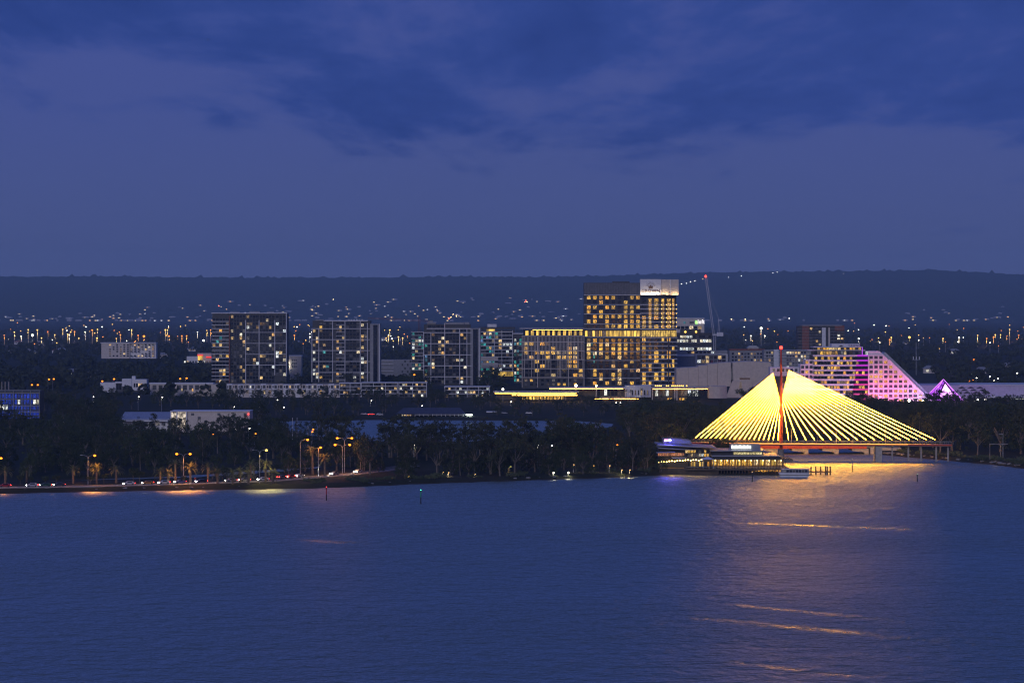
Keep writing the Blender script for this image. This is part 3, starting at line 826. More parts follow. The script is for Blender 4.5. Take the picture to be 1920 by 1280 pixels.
# ================================================================== BUILDINGS
M_WHITE = mat('white_render', (0.62, 0.62, 0.64), 0.7, 0, 0.10)
M_CREAM = mat('cream_render', (0.52, 0.47, 0.42), 0.75, 0, 0.12)
M_GREY = mat('grey_cladding', (0.24, 0.245, 0.26), 0.7, 0, 0.15)
M_DARK = mat('charcoal_cladding', (0.026, 0.028, 0.034), 0.5, 0, 0.2)
M_BRICK = mat('red_brown_brick', (0.20, 0.075, 0.055), 0.85, 0, 0.25)
M_BEIGE = mat('beige_precast', (0.50, 0.43, 0.37), 0.8, 0, 0.10)
M_PINKW = mat('pale_hotel_render', (0.70, 0.64, 0.64), 0.7, 0, 0.08)
M_ROOF = mat('metal_roof_sheet', (0.34, 0.36, 0.40), 0.4, 0.3, 0.12)
M_GLASS = mat('dark_window_glass', (0.012, 0.014, 0.02), 0.08, 0, 0.3, 0.3, 0, 0.6)
M_GLASSB = mat('blind_drawn_window', (0.075, 0.078, 0.09), 0.3, 0, 0.3, 0.5)
WARM = [(1.0, 0.55, 0.16), (1.0, 0.72, 0.32), (1.0, 0.62, 0.22), (1.0, 0.82, 0.52), (1.0, 0.50, 0.12)]
L_WARM = lit_window('warm_lit_room', WARM, 0.08, 1.5)
L_GOLD = lit_window('golden_lit_room', [(1.0, 0.52, 0.06), (1.0, 0.60, 0.12), (1.0, 0.44, 0.05)], 0.55, 1.5)
L_DIM = lit_window('dim_lit_room', [(0.9, 0.6, 0.35), (0.7, 0.7, 0.75), (1.0, 0.55, 0.2)], 0.03, 0.25)
L_WHITE = lit_window('white_lit_room', [(1.0, 0.93, 0.72), (0.85, 0.95, 1.0), (1.0, 0.88, 0.6)], 0.6, 1.8)
L_TEAL = lit_window('teal_glow_pane', [(0.05, 0.55, 0.65), (0.10, 0.75, 0.60), (0.25, 0.45, 0.95)], 0.12, 0.75)  # on the towers and blocks these glowing panes stand in for reflected city lights
L_HALL = lit_window('glowing_lounge', [(1.0, 0.60, 0.09), (1.0, 0.64, 0.13)], 0.8, 1.5, (2.2, 1, 0.4))
E_STRIP = emis('gold_soffit_strip', (1.0, 0.50, 0.07), 9.0, 'FRONT')
E_LAMPW = emis('white_lamp', (1.0, 0.93, 0.75), 14.0)
E_LAMPY = emis('yellow_lamp', (1.0, 0.55, 0.09), 4.0)
E_LAMPO = emis('sodium_lamp', (1.0, 0.25, 0.015), 3.2)
E_LAMPR = emis('red_lamp', (1.0, 0.04, 0.03), 6.0)
E_SIGNW = emis('white_sign_light', (0.95, 1.0, 0.88), 4.0, 'FRONT')

class Bld:
    """a building laid out in photo pixels at one distance; x,z local metres, front face at y=0"""
    def __init__(s, name, label, D, xc, cat='building', group=None, z=LAND, rz=0.0):
        s.D = D; s.s = D / F; s.xc = xc; s.z = z
        s.r = empty(name, (PX(xc, D), D, z), rz); tag(s.r, label, cat, group)
    def X(s, px): return (px - s.xc) * s.s
    def Z(s, py): return max(0.0, PZ(py, s.D) - s.z)
    def box(s, name, m, px0, px1, py0, py1, y0=0.0, y1=12.0, parent=None):
        return ubox(name, m, parent or s.r, s.X(px0), s.X(px1), y0, y1, s.Z(py1), s.Z(py0))
    def slab(s, m, px0, px1, py, th=0.35, out=1.3, y1=0.5, name='floor_slab'):
        z = s.Z(py)
        return ubox(name, m, s.r, s.X(px0), s.X(px1), -out, y1, z - th / 2, z + th / 2)
    def fin(s, m, px, py0, py1, w=0.6, out=1.35, name='fin'):
        x = s.X(px)
        return ubox(name, m, s.r, x - w / 2, x + w / 2, -out, 0.3, s.Z(py1), s.Z(py0))
    def wins(s, px0, px1, py0, py1, nx, ny, pick, gx=0.18, gz=0.22, y=-0.02, jit=0.0, name='window', th=0.12, parent=None):
        w = (px1 - px0) / nx; h = (py1 - py0) / ny
        for j in range(ny):
            for i in range(nx):
                m = pick(i, j)
                if m is None: continue
                g = gx * (1 + jit * (random.random() - .5))
                a = px0 + w * (i + g / 2); b = px0 + w * (i + 1 - g / 2)
                ubox(name, m, parent or s.r, s.X(a), s.X(b), y - th, y, s.Z(py0 + h * (j + 1 - gz / 2)), s.Z(py0 + h * (j + gz / 2)))
def chooser(lit, mats=None, blind=0.12, dim=0.05):
    mats = mats or [L_WARM, L_WARM, L_WHITE]
    def f(i, j):
        r = random.random()
        if r < lit: return random.choice(mats)
        if r < lit + dim: return L_DIM
        return M_GLASSB if r < lit + dim + blind else M_GLASS
    return f
def balustrades(b, px0, px1, pys, m, out=1.32, h=1.0):
    for py in pys:
        z = b.Z(py)
        ubox('balustrade', m, b.r, b.X(px0), b.X(px1), -out - .06, -out + .02, z + 0.1, z + h)
M_BALG = mat('balustrade_glass', (0.10, 0.11, 0.14), 0.12, 0, 0.2)

# ---------------- tower with red fin and stacked left balconies
b = Bld('apartment_tower', 'wide dark apartment tower with a red vertical fin and white grid frames', 2150, 467)
b.box('core', M_DARK, 398, 537, 588, 722, 0, 24)
b.box('roof_slab', M_WHITE, 396.5, 538.5, 586.3, 587.8, -1.6, 25)
for x0, x1, y0 in ((431, 448, 584.5), (466, 486, 583.6), (499, 513, 584.2), (520, 536, 585)): b.box('plant_room', M_GREY, x0, x1, y0, 586.2, 5, 12)
MB().tube((b.X(470), 8, b.Z(584)), (b.X(470), 8, b.Z(578)), .12, .06, 5).build('antenna', M_STEEL, b.r)
for k in range(17): b.slab(M_WHITE, 397, 430, 602.5 + k * 6.8, 0.45, 1.6)
b.fin(M_BRICK, 430.5, 592, 722, 0.8, 1.8)
for px, y0, y1 in ((461, 600, 722), (486, 600, 712), (515.5, 600, 703), (537, 588, 705)): b.fin(M_WHITE, px, y0, y1, 0.55)
for py in (623, 643.5, 664, 684): b.slab(M_WHITE, 461, 537, py, 0.4, 1.3)
for k in range(19):
    if k % 3 != 1: b.slab(M_DARK, 433, 536, 603 + k * 6.8 - 6.8 * .5, 0.28, 0.6)
b.wins(398, 429.5, 596, 718, 5, 18, chooser(0.15, [L_WARM, L_WARM, L_TEAL, L_GOLD]), .2, .28)
b.wins(432.5, 460, 590, 718, 5, 19, chooser(0.13), .22, .25)
b.wins(462, 485.5, 590, 718, 4, 19, chooser(0.10), .2, .25)
b.wins(487, 515, 590, 718, 5, 19, chooser(0.10), .2, .25)
b.wins(516.5, 536.5, 590, 705, 3, 17, chooser(0.09), .25, .25)

# ---------------- second tower
b = Bld('apartment_tower', 'stepped apartment tower with blank grey end bay beside tall gum', 2150, 648)
b.box('core', M_DARK, 586, 694, 601, 722, 0, 22)
b.box('end_bay', M_GREY, 694, 712.5, 607, 722, -0.6, 20)
b.box('end_bay_glazing', M_GLASS, 700, 708, 609, 722, -0.75, -0.62)
b.box('penthouse', M_GREY, 591, 607, 599, 601, 2, 14)
b.box('roof_slab', M_WHITE, 607, 690, 600.4, 602, -1.5, 22)
for k in range(6): b.box('roof_vent', M_STEEL, 652 + k * 5, 655 + k * 5, 598.6, 600.3, 4, 7)
for py in (616, 636.5, 657, 677.5, 698): b.slab(M_WHITE, 584, 694, py, 0.45, 1.4)
for k in range(17):
    py = 602 + k * 6.85
    b.slab(M_DARK, 597, 623, py, 0.26, 0.9)
    b.slab(M_WHITE, 630, 646, py, 0.3, 1.2)
    b.slab(M_DARK, 650, 694, py, 0.24, 0.7)
for px, y0 in ((585, 616), (598, 616), (624, 601), (647, 601), (675.5, 601), (689, 605), (712, 607)): b.fin(M_WHITE, px, y0, 716, 0.5)
b.wins(586, 597.5, 617, 717, 2, 15, chooser(0.3), .25, .3)
b.wins(598.5, 623.5, 603, 717, 4, 17, chooser(0.2, [L_WARM, L_WARM, L_GOLD, L_TEAL]), .2, .3)
b.wins(630.5, 646, 603, 717, 3, 17, chooser(0.15), .2, .3)
b.wins(648, 675, 603, 717, 4, 17, chooser(0.10, blind=.25), .2, .3)
b.wins(676.5, 688.5, 606, 717, 2, 16, chooser(0.28), .2, .3)

# ---------------- third tower
b = Bld('apartment_tower', 'grid fronted apartment tower with stepped roof and grey end bay near the gold hotel', 2120, 847)
b.box('core', M_DARK, 795, 882, 608, 722, 0, 20)
b.box('end_bay', M_GREY, 882, 901, 615, 722, -0.6, 19)
b.box('end_bay_glazing', M_GLASS, 887, 896, 617, 722, -0.75, -0.62)
b.box('roof_room', M_GREY, 801, 817, 605, 609, 1, 14)
b.box('roof_room', M_GREY, 833, 870, 604.5, 608, 1, 14)
b.box('roof_room', M_GREY, 870, 880, 604, 612, 3, 14)
b.box('roof_slab', M_WHITE, 800, 884, 615.2, 616.6, -1.5, 10)
b.box('roof_slab', M_WHITE, 800, 818, 604, 605, -1.2, 14)
for py in (623.5, 644, 665, 685.5, 706): b.slab(M_WHITE, 793, 884, py, 0.5, 1.4)
for k in range(16): b.slab(M_DARK, 808, 882, 616.5 + k * 6.85, 0.25, 0.8)
for px, y0 in ((794.5, 623), (808, 623), (834, 606), (862, 616), (875.5, 616), (899, 615)): b.fin(M_WHITE, px, y0, 720, 0.5)
b.wins(796, 807.5, 624, 719, 2, 14, chooser(0.3, [L_WARM, L_TEAL, L_TEAL]), .25, .3)
b.wins(809, 833.5, 617, 719, 4, 15, chooser(0.13), .22, .3)
b.wins(835, 861.5, 617, 719, 4, 15, chooser(0.13), .22, .3)
b.wins(863, 875, 617, 719, 2, 15, chooser(0.36), .2, .3)
b.wins(802, 833, 609, 615, 4, 1, chooser(0.1), .2, .2)
# ---------------- low block behind it with teal windows
b = Bld('apartment_block', 'narrow balconied block with teal windows behind the red crane', 2230, 783)
b.box('core', M_DARK, 772, 796, 622, 700, 0, 14)
for k in range(12): b.slab(M_WHITE, 771, 797, 622 + k * 6.5, 0.35, 1.0)
b.wins(772, 796, 622.5, 694, 4, 11, chooser(0.5, [L_TEAL, L_TEAL, L_WARM, L_WHITE]), .25, .35)
# ---------------- stepped block with dark roof
b = Bld('apartment_block', 'stepped pale block with teal glints under a dark overhanging roof', 2260, 933)
b.box('core', M_DARK, 900, 966, 619, 712, 0, 18)
b.box('roof_slab', M_DARK, 897, 966, 613, 617, -2, 18)
b.box('roof_room', M_WHITE, 914, 931, 607.5, 613, 2, 10)
b.box('lounge_window', L_HALL, 912, 928, 616.5, 620.5, -.4, -.05)
for k in range(13): b.slab(M_WHITE, 899, 962 if k < 6 else 966, 622 + k * 6.7, 0.5, 1.2)
for px in (900, 927, 941, 961): b.fin(M_WHITE, px, 619, 705, 0.4)
b.box('spandrel_wall', M_CREAM, 902, 934, 669, 676, -1.0, -0.1)
b.box('spandrel_wall', M_CREAM, 902, 934, 680, 688, -1.0, -0.1)
b.wins(901, 927, 622, 709, 5, 13, chooser(0.55, [L_TEAL, L_TEAL, L_TEAL, L_WARM]), .2, .35)
b.wins(928, 941, 622, 709, 2, 13, chooser(0.5, [L_TEAL, L_WARM, L_WHITE]), .2, .35)
b.wins(942, 961, 622, 709, 3, 13, chooser(0.25, [L_WARM, L_WHITE]), .3, .35)
b.box('entrance_glow', L_HALL, 934, 962, 697, 705, -2, -1.6)
b = Bld('apartment_block', 'slim dark block with coloured glints squeezed beside the gold slatted hotel', 2200, 971)
b.box('core', M_DARK, 963, 979, 626, 718, 0, 14)
b.box('roof_slab', M_WHITE, 962, 983, 624.5, 626, -1, 14)
for k in range(10): b.slab(M_WHITE, 972, 979.5, 641 + k * 8.2, 0.35, 1.0)
b.wins(963.5, 978.5, 634, 716, 3, 12, chooser(0.55, [L_TEAL, L_WARM, L_TEAL, L_WHITE]), .25, .3)

# ---------------- gold slatted hotel wing
b = Bld('hotel_block', 'long hotel wing with vertical slats and golden rooms under a thin flat roof', 2140, 1037)
b.box('core', M_DARK, 979, 1095, 630, 728, 0, 22)
b.box('roof_slab', M_CREAM, 974, 1096, 615, 616.4, -3, 22)
b.box('penthouse_glazing', M_GLASS, 981, 1094, 618, 629, 1.5, 2.0)
b.wins(983, 1094, 619.5, 629, 11, 1, lambda i, j: L_HALL, .45, .1, 1.4)
ubox('soffit_light', E_STRIP, b.r, b.X(999), b.X(1092), 0.2, 0.5, b.Z(618.6), b.Z(618.1))
for py in (630, 641, 657.5, 674, 691, 707.5): b.slab(M_CREAM, 978, 1096, py, 0.55, 0.9)
pick = chooser(0.40, [L_GOLD, L_GOLD, L_WARM], 0.05)
b.wins(981, 1094, 632, 707, 11, 9, lambda i, j: pick(i, j) if j > 0 else M_GLASS, .25, .3)
b.wins(981, 1094, 709, 724, 11, 2, chooser(0.3, [L_DIM, L_GOLD]), .5, .4)
for k in range(44):
    px = 981 + k * 2.6
    y1 = 707 if k % 4 else 690
    b.fin(M_CREAM, px, 631, random.choice([657, 674, 690, 707]), 0.36, 0.7, 'slat')
for px in (979, 1008, 1066, 1095): b.fin(M_CREAM, px, 630, 726, 0.5, 1.0)

# ---------------- the tall hotel tower
T = Bld('hotel_tower', 'tallest tower, black glass with golden rooms and lit white crest panel on top', 2150, 1183)
b = T
b.box('core', M_DARK, 1095.5, 1203, 530, 728, 0, 26)
b.box('screen', mat('slate_screen', (.10, .105, .13), .5), 1095, 1200, 530.5, 552, -0.5, 0.0)
for k in range(35): b.fin(M_DARK, 1096.5 + k * 3.0, 530.5, 552, 0.16, 0.75, 'screen_slat')
b.box('roof_room', M_DARK, 1149, 1181, 527.5, 530, 6, 14)
# rounded eastern bay
def bow(px):
    t = (px - 1200) / 70.0
    return -3.2 * (1 - (2 * t - 1) ** 2) if 0 <= t <= 1 else 0
def bow_prism(name, m, px0, px1, z0, z1, out, n=10, back=24.0):
    pl = [(b.X(px0 + (px1 - px0) * i / n), bow(px0 + (px1 - px0) * i / n) - out) for i in range(n + 1)]
    MB().hprism([(pl[-1][0], back), (pl[0][0], back)] + pl, z0, z1).build(name, m, b.r)
bow_prism('bow_core', M_DARK, 1200, 1268, 0, b.Z(552), 0)
for py in (553, 571, 588.5, 607.5, 616, 632, 642.5, 659, 675.5, 692, 709, 725): b.slab(M_WHITE, 1094.5, 1202, py, 0.42, 0.8)
for k in range(20):
    py = 571 + k * 8.15 if k < 6 else 616.5 + (k - 6) * 8.05
    if 617 < py < 632: continue
    bow_prism('bow_slab', M_WHITE, 1200, 1270, b.Z(py) - 0.28, b.Z(py) + 0.28, 1.2)
PAT = ["111110011110", "001000100000", "110110111111", "101000110011", "011111111100", "110100111111", "000111111110"]
rows_t = [(554.5, 561.5), (563, 570), (572.5, 579.5), (581, 588), (590, 597), (598.5, 606), (608, 615)]
for (y0, y1), pt in zip(rows_t, PAT):
    b.wins(1098, 1202, y0, y1, 9, 1, lambda i, j: (L_GOLD if pt[i] == '1' else M_GLASS), .42, .12)
b.wins(1096.5, 1201, 619.5, 631, 16, 1, lambda i, j: L_HALL if i > 5 or i % 2 == 0 else L_DIM, .15, .1)
pk = chooser(0.36, [L_GOLD, L_GOLD, L_WARM], 0.0, 0.02)
b.wins(1098, 1202, 634, 722, 9, 11, pk, .42, .22)
# bow windows follow the curve
for k in range(20):
    py = 563 + k * 8.15
    if 614 < py < 630: continue
    for i, px in enumerate((1204, 1216, 1226, 1240, 1250, 1260)):
        w = (7.5, 5, 8, 5, 7, 4)[i]
        lit = random.random() < (0.85 if py < 612 else 0.45)
        m_ = L_GOLD if lit else M_GLASS
        y = bow(px + w / 2) - 0.25
        ubox('window', m_, b.r, b.X(px), b.X(px + w), y - .12, y + .3, b.Z(py + 2.8), b.Z(py - 3.2))
bow_prism('lounge_glazing', L_HALL, 1203, 1268, b.Z(631), b.Z(619.5), 0.5, 10, 10)
for i in range(14):
    px = 1205 + i * 4.7
    ubox('lounge_mullion', M_DARK, b.r, b.X(px), b.X(px) + .25, bow(px) - 1.0, bow(px) - 0.4, b.Z(631), b.Z(619.5))
for k in range(6):
    for px in (1240, 1249, 1257, 1268):
        y = bow(min(px, 1269)) - 1.25; z = b.Z(571.5 + k * 8.15)
        MB().ball((b.X(px), y, z + .1), 0.32, 6, 4).build('balcony_lamp', E_LAMPY, b.r)
for px in (1200.5, 1252): 
    ubox('fin', M_DARK, b.r, b.X(px), b.X(px) + .9, bow(px) - 1.5, bow(px) + .3, 0, b.Z(633))
# crest panel
zs0, zs1 = b.Z(553), b.Z(523.5)
MB().box(b.X(1200), b.X(1239), -4.6, 8, zs0, zs1).build('crest_panel', M_WHITE, b.r)
MB().box(b.X(1239), b.X(1256), -2.6, 8, zs0, zs1 - .15).build('crest_return', M_CREAM, b.r)
MB().box(b.X(1256), b.X(1257.5), -3.4, 8, zs0, zs1 - .05).build('crest_fin', M_WHITE, b.r)
MB().box(b.X(1257.5), b.X(1272), -2.8, 8, zs0, zs1 - .2).build('crest_return', M_CREAM, b.r)
M_SIGN = mat('bronze_sign', (0.16, 0.09, 0.045), 0.4, 0.4, 0.1)
def sign_text(parent, txt, x, y, z, size, m, name='lettering', align='CENTER', ext=0.08, rz=0.0, sx=1.0):
    c = bpy.data.curves.new(name, 'FONT'); c.body = txt; c.size = size; c.align_x = align; c.extrude = ext; c.space_character = 1.15
    c.offset = size * 0.012
    o = bpy.data.objects.new(name, c); o.location = (x, y, z); o.rotation_euler = (math.radians(90), 0, rz); o.scale = (sx, 1, 1)
    c.materials.append(m); COL.objects.link(o)
    bpy.context.view_layer.update()
    me = bpy.data.meshes.new_from_object(o.evaluated_get(bpy.context.evaluated_depsgraph_get()))
    n = bpy.data.objects.new(name, me); n.location = o.location; n.rotation_euler = o.rotation_euler; n.scale = o.scale
    bpy.data.objects.remove(o)
    return link(n, parent)
xc = b.X(1219.5)
sign_text(b.r, 'CROWN', xc, -4.72, b.Z(547.5), 3.2, M_SIGN, 'lettering', sx=1.12)
# crest emblem: a basket of bands with dots fanned above
m = MB()
m.prism([(xc - 1.6, b.Z(541)), (xc + 1.6, b.Z(541)), (xc + 2.0, b.Z(535.5)), (xc + 0.9, b.Z(537)), (xc, b.Z(533.5)), (xc - 0.9, b.Z(537)), (xc - 2.0, b.Z(535.5))], -4.8, -4.61)
m.build('emblem', M_SIGN, b.r)
zc = b.Z(538.5)
for i in range(9):
    a = math.radians(20 + i * 17.5)
    for rr, sz_ in ((3.2, .26), (4.0, .20)):
        MB().tube((xc + rr * math.cos(a), -4.8, zc + rr * math.sin(a)), (xc + rr * math.cos(a), -4.61, zc + rr * math.sin(a)), sz_, sz_, 6).build('emblem_dot', M_SIGN, b.r)
for px in (1204, 1212, 1220, 1228, 1235): point_light(b.r, (b.X(px), -6.4, zs0 + 0.6), 520, (1.0, 0.78, 0.5), 0.3)
for px in (1243, 1250, 1262, 1268): point_light(b.r, (b.X(px), -4.2, zs0 + 0.6), 480, (1.0, 0.66, 0.3), 0.3)
MB().box(b.X(1201), b.X(1271), -7.0, -2.5, zs0 - .5, zs0 - .1).build('lighting_ledge', M_DARK, b.r)
# city reflections in the lower glass, put in as glowing teal panes
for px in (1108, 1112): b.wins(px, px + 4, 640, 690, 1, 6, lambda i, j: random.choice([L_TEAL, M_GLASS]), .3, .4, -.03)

# ---------------- casino podium: curved white walls and gold lit canopies
b = Bld('casino_podium', 'low white entrance building with glowing gold canopy strips below the tall tower', 1905, 1190)
b.box('hall', M_DARK, 1030, 1300, 727, 752, 6, 30)
b.box('canopy', M_WHITE, 1030, 1172, 726, 727.6, -3, 10)
b.box('canopy', M_CREAM, 1220, 1328, 725.2, 727, -3, 10)
b.box('canopy', M_WHITE, 1115, 1200, 745, 746, -4, 8)
for nm, x0, x1, yy in (('a', 1030, 1168, 728.3), ('b', 1224, 1326, 728.6), ('c', 1115, 1198, 747.2)):
    ubox('light_strip', E_STRIP, b.r, b.X(x0), b.X(x1), -2.2, -1.6, b.Z(yy + .75), b.Z(yy - .35))
def curved_wall(px0, px1, py0, py1, bulge, name, m, n=10):
    pl = []
    for i in range(n + 1):
        t = i / n; pl.append((b.X(px0 + (px1 - px0) * t), -4 - bulge * math.sin(math.pi * t)))
    MB().hprism([(pl[-1][0], 8), (pl[0][0], 8)] + pl, b.Z(py1), b.Z(py0)).build(name, m, b.r, False)
curved_wall(1172, 1220, 722.5, 744, 3.5, 'curved_wall', M_WHITE)
curved_wall(1328, 1362, 723.5, 746, 4, 'curved_wall', M_BEIGE)
b.wins(1182, 1216, 730, 740, 6, 1, lambda i, j: L_WARM if i in (1, 3, 5) else M_GLASS, .65, .1, -7.6)
b.wins(1120, 1165, 730, 742, 7, 1, chooser(.3, [L_WHITE, L_DIM, L_DIM]), .2, .1, 5.8)
b.wins(1222, 1262, 731, 743, 6, 1, chooser(.6, [L_WHITE, L_DIM]), .2, .1, 5.8)
b.wins(1270, 1324, 731, 743, 8, 1, chooser(.4, [L_DIM, L_WHITE]), .2, .1, 5.8)
for px in (1117, 1222, 1264, 1268): b.box('column', M_CREAM, px, px + 2, 727, 750, -2, -1)
b.wins(1240, 1262, 746, 752, 4, 1, chooser(.8, [L_GOLD]), .3, .1, 5.5)
b.wins(1274, 1290, 746, 753, 3, 1, chooser(.9, [L_GOLD]), .3, .1, 5.5)
b.wins(1228, 1290, 722.3, 724.4, 18, 1, lambda i, j: E_LAMPY if random.random() < .7 else None, .4, .1, 4)

b = Bld('casino_terrace', 'long two level terrace with gold light bands below the slatted hotel', 1885, 1000)
b.box('upper_roof', M_CREAM, 925, 1085, 733.5, 735, -3, 14)
b.box('hall', M_DARK, 930, 1080, 735, 750, 4, 16)
ubox('light_strip', E_STRIP, b.r, b.X(928), b.X(1082), -2.6, -2.0, b.Z(737.6), b.Z(736.4))
ubox('light_strip', E_STRIP, b.r, b.X(960), b.X(1082), -2.6, -2.0, b.Z(741.2), b.Z(739.8))
b.box('lower_canopy', M_CREAM, 960, 1080, 738.2, 739.4, -3, 4)
b.wins(972, 1064, 743, 749.5, 14, 1, chooser(.75, [L_GOLD, L_HALL]), .3, .1, 3.6)
for px in (975, 1010, 1015, 1046, 1060): b.box('column', M_DKCONC, px, px + 1, 733, 752, -2.0, -1.5)
# two very bright forecourt lamps
def flood(px, py, D, m, rad, energy, col, label, name='floodlight_mast', cat='floodlight', group=None, pole_m=None, z=LAND):
    zt = PZ(py, D)
    r = empty(name, (PX(px, D), D, z))
    MB().tube((0, 0, 0), (0, 0, zt - z), 0.16, 0.09, 6).box(-.5, .5, -.25, .25, zt - z, zt - z + .3).build('pole', pole_m or M_STEEL, r)
    MB().ball((0, -0.3, zt - z - rad * .3), rad, 8, 5).build('lamp', m, r)
    if energy: point_light(r, (0, -0.8 - rad, zt - z - .2), energy, col, 0.4)
    return tag(r, label, cat, group)
E_FLOOD = emis('forecourt_flood', (1.0, 0.68, 0.20), 40)
flood(1080, 722, 1872, E_FLOOD, 0.95, 2500, (1, .65, .2), 'very bright golden floodlight on a mast before the slatted hotel')
flood(1118, 722.5, 1878, E_FLOOD, 0.65, 1500, (1, .65, .2), 'bright golden floodlight on a mast before the black glass tower')
flood(943, 729, 1878, E_LAMPW, 0.75, 900, (1, .85, .5), 'bright pale floodlight above the dark end of the terrace')

# ---------------- theatre
b = Bld('theatre', 'windowless beige theatre of tilted precast panels beside the tall tower', 1960, 1360)
seg = [(1268, 1290, 689, 0), (1290, 1309, 688, 1), (1309, 1326, 684.5, 2), (1326, 1345, 681, 3), (1345, 1370, 679, 4)]
for x0, x1, yt, k in seg:
    MB().prism([(b.X(x0 + .3), b.Z(724)), (b.X(x1), b.Z(724)), (b.X(x1), b.Z(yt)), (b.X(x0 + .3), b.Z(yt + 1.2))], -k * 0.5, 24).build('wall_panel', M_BEIGE, b.r)
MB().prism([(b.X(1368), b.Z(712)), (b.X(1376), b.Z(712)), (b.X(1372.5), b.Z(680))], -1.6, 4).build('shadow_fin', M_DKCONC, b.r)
MB().prism([(b.X(1376), b.Z(745)), (b.X(1452), b.Z(745)), (b.X(1448), b.Z(690)), (b.X(1443), b.Z(679)), (b.X(1400), b.Z(677)), (b.X(1373), b.Z(679))], -3.0, 26).build('stage_house', M_BEIGE, b.r)
MB().prism([(b.X(1360), b.Z(748)), (b.X(1410), b.Z(748)), (b.X(1408), b.Z(711)), (b.X(1372), b.Z(713.5))], -6.0, -3.02).build('foyer_panel', M_BEIGE, b.r)
MB().prism([(b.X(1384.5), b.Z(727)), (b.X(1389.5), b.Z(727)), (b.X(1388.5), b.Z(715)), (b.X(1386), b.Z(715))], -6.15, -6.01).build('lit_slot', L_DIM, b.r)
MB().prism([(b.X(1386), b.Z(708)), (b.X(1405), b.Z(708)), (b.X(1410), b.Z(724)), (b.X(1407), b.Z(724)), (b.X(1403), b.Z(710.5)), (b.X(1386), b.Z(711))], -3.2, -3.02).build('bronze_frame', M_SIGN, b.r)

# ---------------- white hotel with lit sign, office in front, crane
b = Bld('sign_hotel', 'white boxy hotel with a green and white lit roof sign behind the offices', 2500, 1295)
b.box('core', M_CREAM, 1266, 1320.5, 597, 690, 0, 18)
b.box('parapet', M_WHITE, 1266, 1321, 596, 597.5, -.4, 18)
b.wins(1268, 1316, 611, 617, 6, 1, lambda i, j: L_WARM if i in (3, 5) else M_GLASS, .15, .05)
b.wins(1281, 1286, 602, 607.5, 1, 1, lambda i, j: L_TEAL)
b.wins(1292, 1302, 602, 607.5, 1, 1, lambda i, j: M_GLASSB)
sign_text(b.r, 'a', b.X(1303.5), -0.4, b.Z(606.5), 5.4, emis('green_sign', (0.35, 1.0, 0.18), 3.0), 'lettering', 'LEFT')
sign_text(b.r, 'loft', b.X(1308), -0.4, b.Z(606.5), 5.4, emis('white_sign', (1, .95, 1), 1.6), 'lettering', 'LEFT', sx=.78)
b = Bld('office_block', 'dark low office block with rows of white lit windows beside the crane', 2380, 1302)
b.box('core', M_DARK, 1266, 1335, 624, 690, 0, 20)
b.box('plant_screen', M_DARK, 1277, 1314, 617.5, 624, 1, 12)
b.wins(1269, 1334, 628.5, 633.5, 11, 1, chooser(.6, [L_WHITE]), .15, .1)
b.wins(1269, 1334, 636, 641.5, 12, 1, chooser(.8, [L_WHITE]), .15, .1)
b.wins(1269, 1334, 651, 656.5, 12, 1, chooser(.75, [L_WHITE]), .15, .1)
for py in (635, 643, 650): b.slab(M_GREY, 1266, 1335, py, .5, .5)
for px in (1285, 1305): MB().ball((b.X(px), -1, b.Z(622)), 0.9, 8, 5).build('wall_lamp', E_LAMPY, b.r)
b = Bld('apartment_block', 'low white balcony block with a few warm rooms behind the theatre roof', 2300, 1340)
b.box('core', M_GREY, 1268, 1364, 657, 690, 0, 16)
b.box('frame', M_WHITE, 1304, 1364, 663.5, 665, -1.5, 2); b.box('frame', M_WHITE, 1304, 1306, 665, 682, -1.5, 2); b.box('frame', M_WHITE, 1362, 1364, 665, 682, -1.5, 2)
b.box('parapet', M_WHITE, 1268, 1302, 664, 668, -1, 2)
b.wins(1307, 1361, 666, 681, 7, 2, chooser(.3), .2, .25)
b.wins(1288, 1340, 658, 663, 7, 1, chooser(.25), .3, .2)
b = Bld('apartment_block', 'long low brown block with small warm windows behind the theatre', 2480, 1400)
b.box('core', M_GREY, 1368, 1432, 657, 690, 0, 14)
b.box('roof', M_BRICK, 1368, 1434, 654, 657, -.5, 14)
b.wins(1371, 1430, 660, 678, 10, 3, chooser(.35, [L_DIM, L_WARM]), .4, .4)

def lattice(m, p0, p1, w, n, r=0.12, z_up=True):
    """square lattice beam between two points"""
    p0, p1 = Vector(p0), Vector(p1); d = (p1 - p0).normalized()
    a = Vector((0, 1, 0)); c = d.cross(a).normalized()
    cor = [a * sx * w / 2 + c * sy * w / 2 for sx, sy in ((-1, -1), (1, -1), (1, 1), (-1, 1))]
    for k in cor: m.tube(p0 + k, p1 + k, r, r, 4)
    for i in range(n):
        q0 = p0 + (p1 - p0) * i / n; q1 = p0 + (p1 - p0) * (i + 1) / n
        for j in range(4):
            j2 = (j + 1) % 4
            m.tube(q0 + cor[j], q1 + cor[j2], r * .6, r * .6, 3)
    return m
M_CRANE = mat('white_crane_steel', (0.55, 0.55, 0.58), 0.5, .2, .1)
D = 2330; cr = empty('luffing_crane', (PX(1340, D), D, LAND))
tag(cr, 'pale luffing tower crane with raised jib and red tip lamp', 'crane')
sC = D / F; zz = lambda py: PZ(py, D) - LAND
cx_ = lambda px: (px - 1340) * sC
lattice(MB(), (0, 0, 0), (0, 0, zz(629)), 2.0, 26, .16).build('mast', M_CRANE, cr)
MB().box(-2, 2, -1.5, 1.5, zz(629), zz(626)).build('slewing_platform', M_CRANE, cr)
lattice(MB(), (cx_(1338), 0, zz(626)), (cx_(1323.5), 0, zz(519)), 1.6, 30, .13).build('jib', M_CRANE, cr)
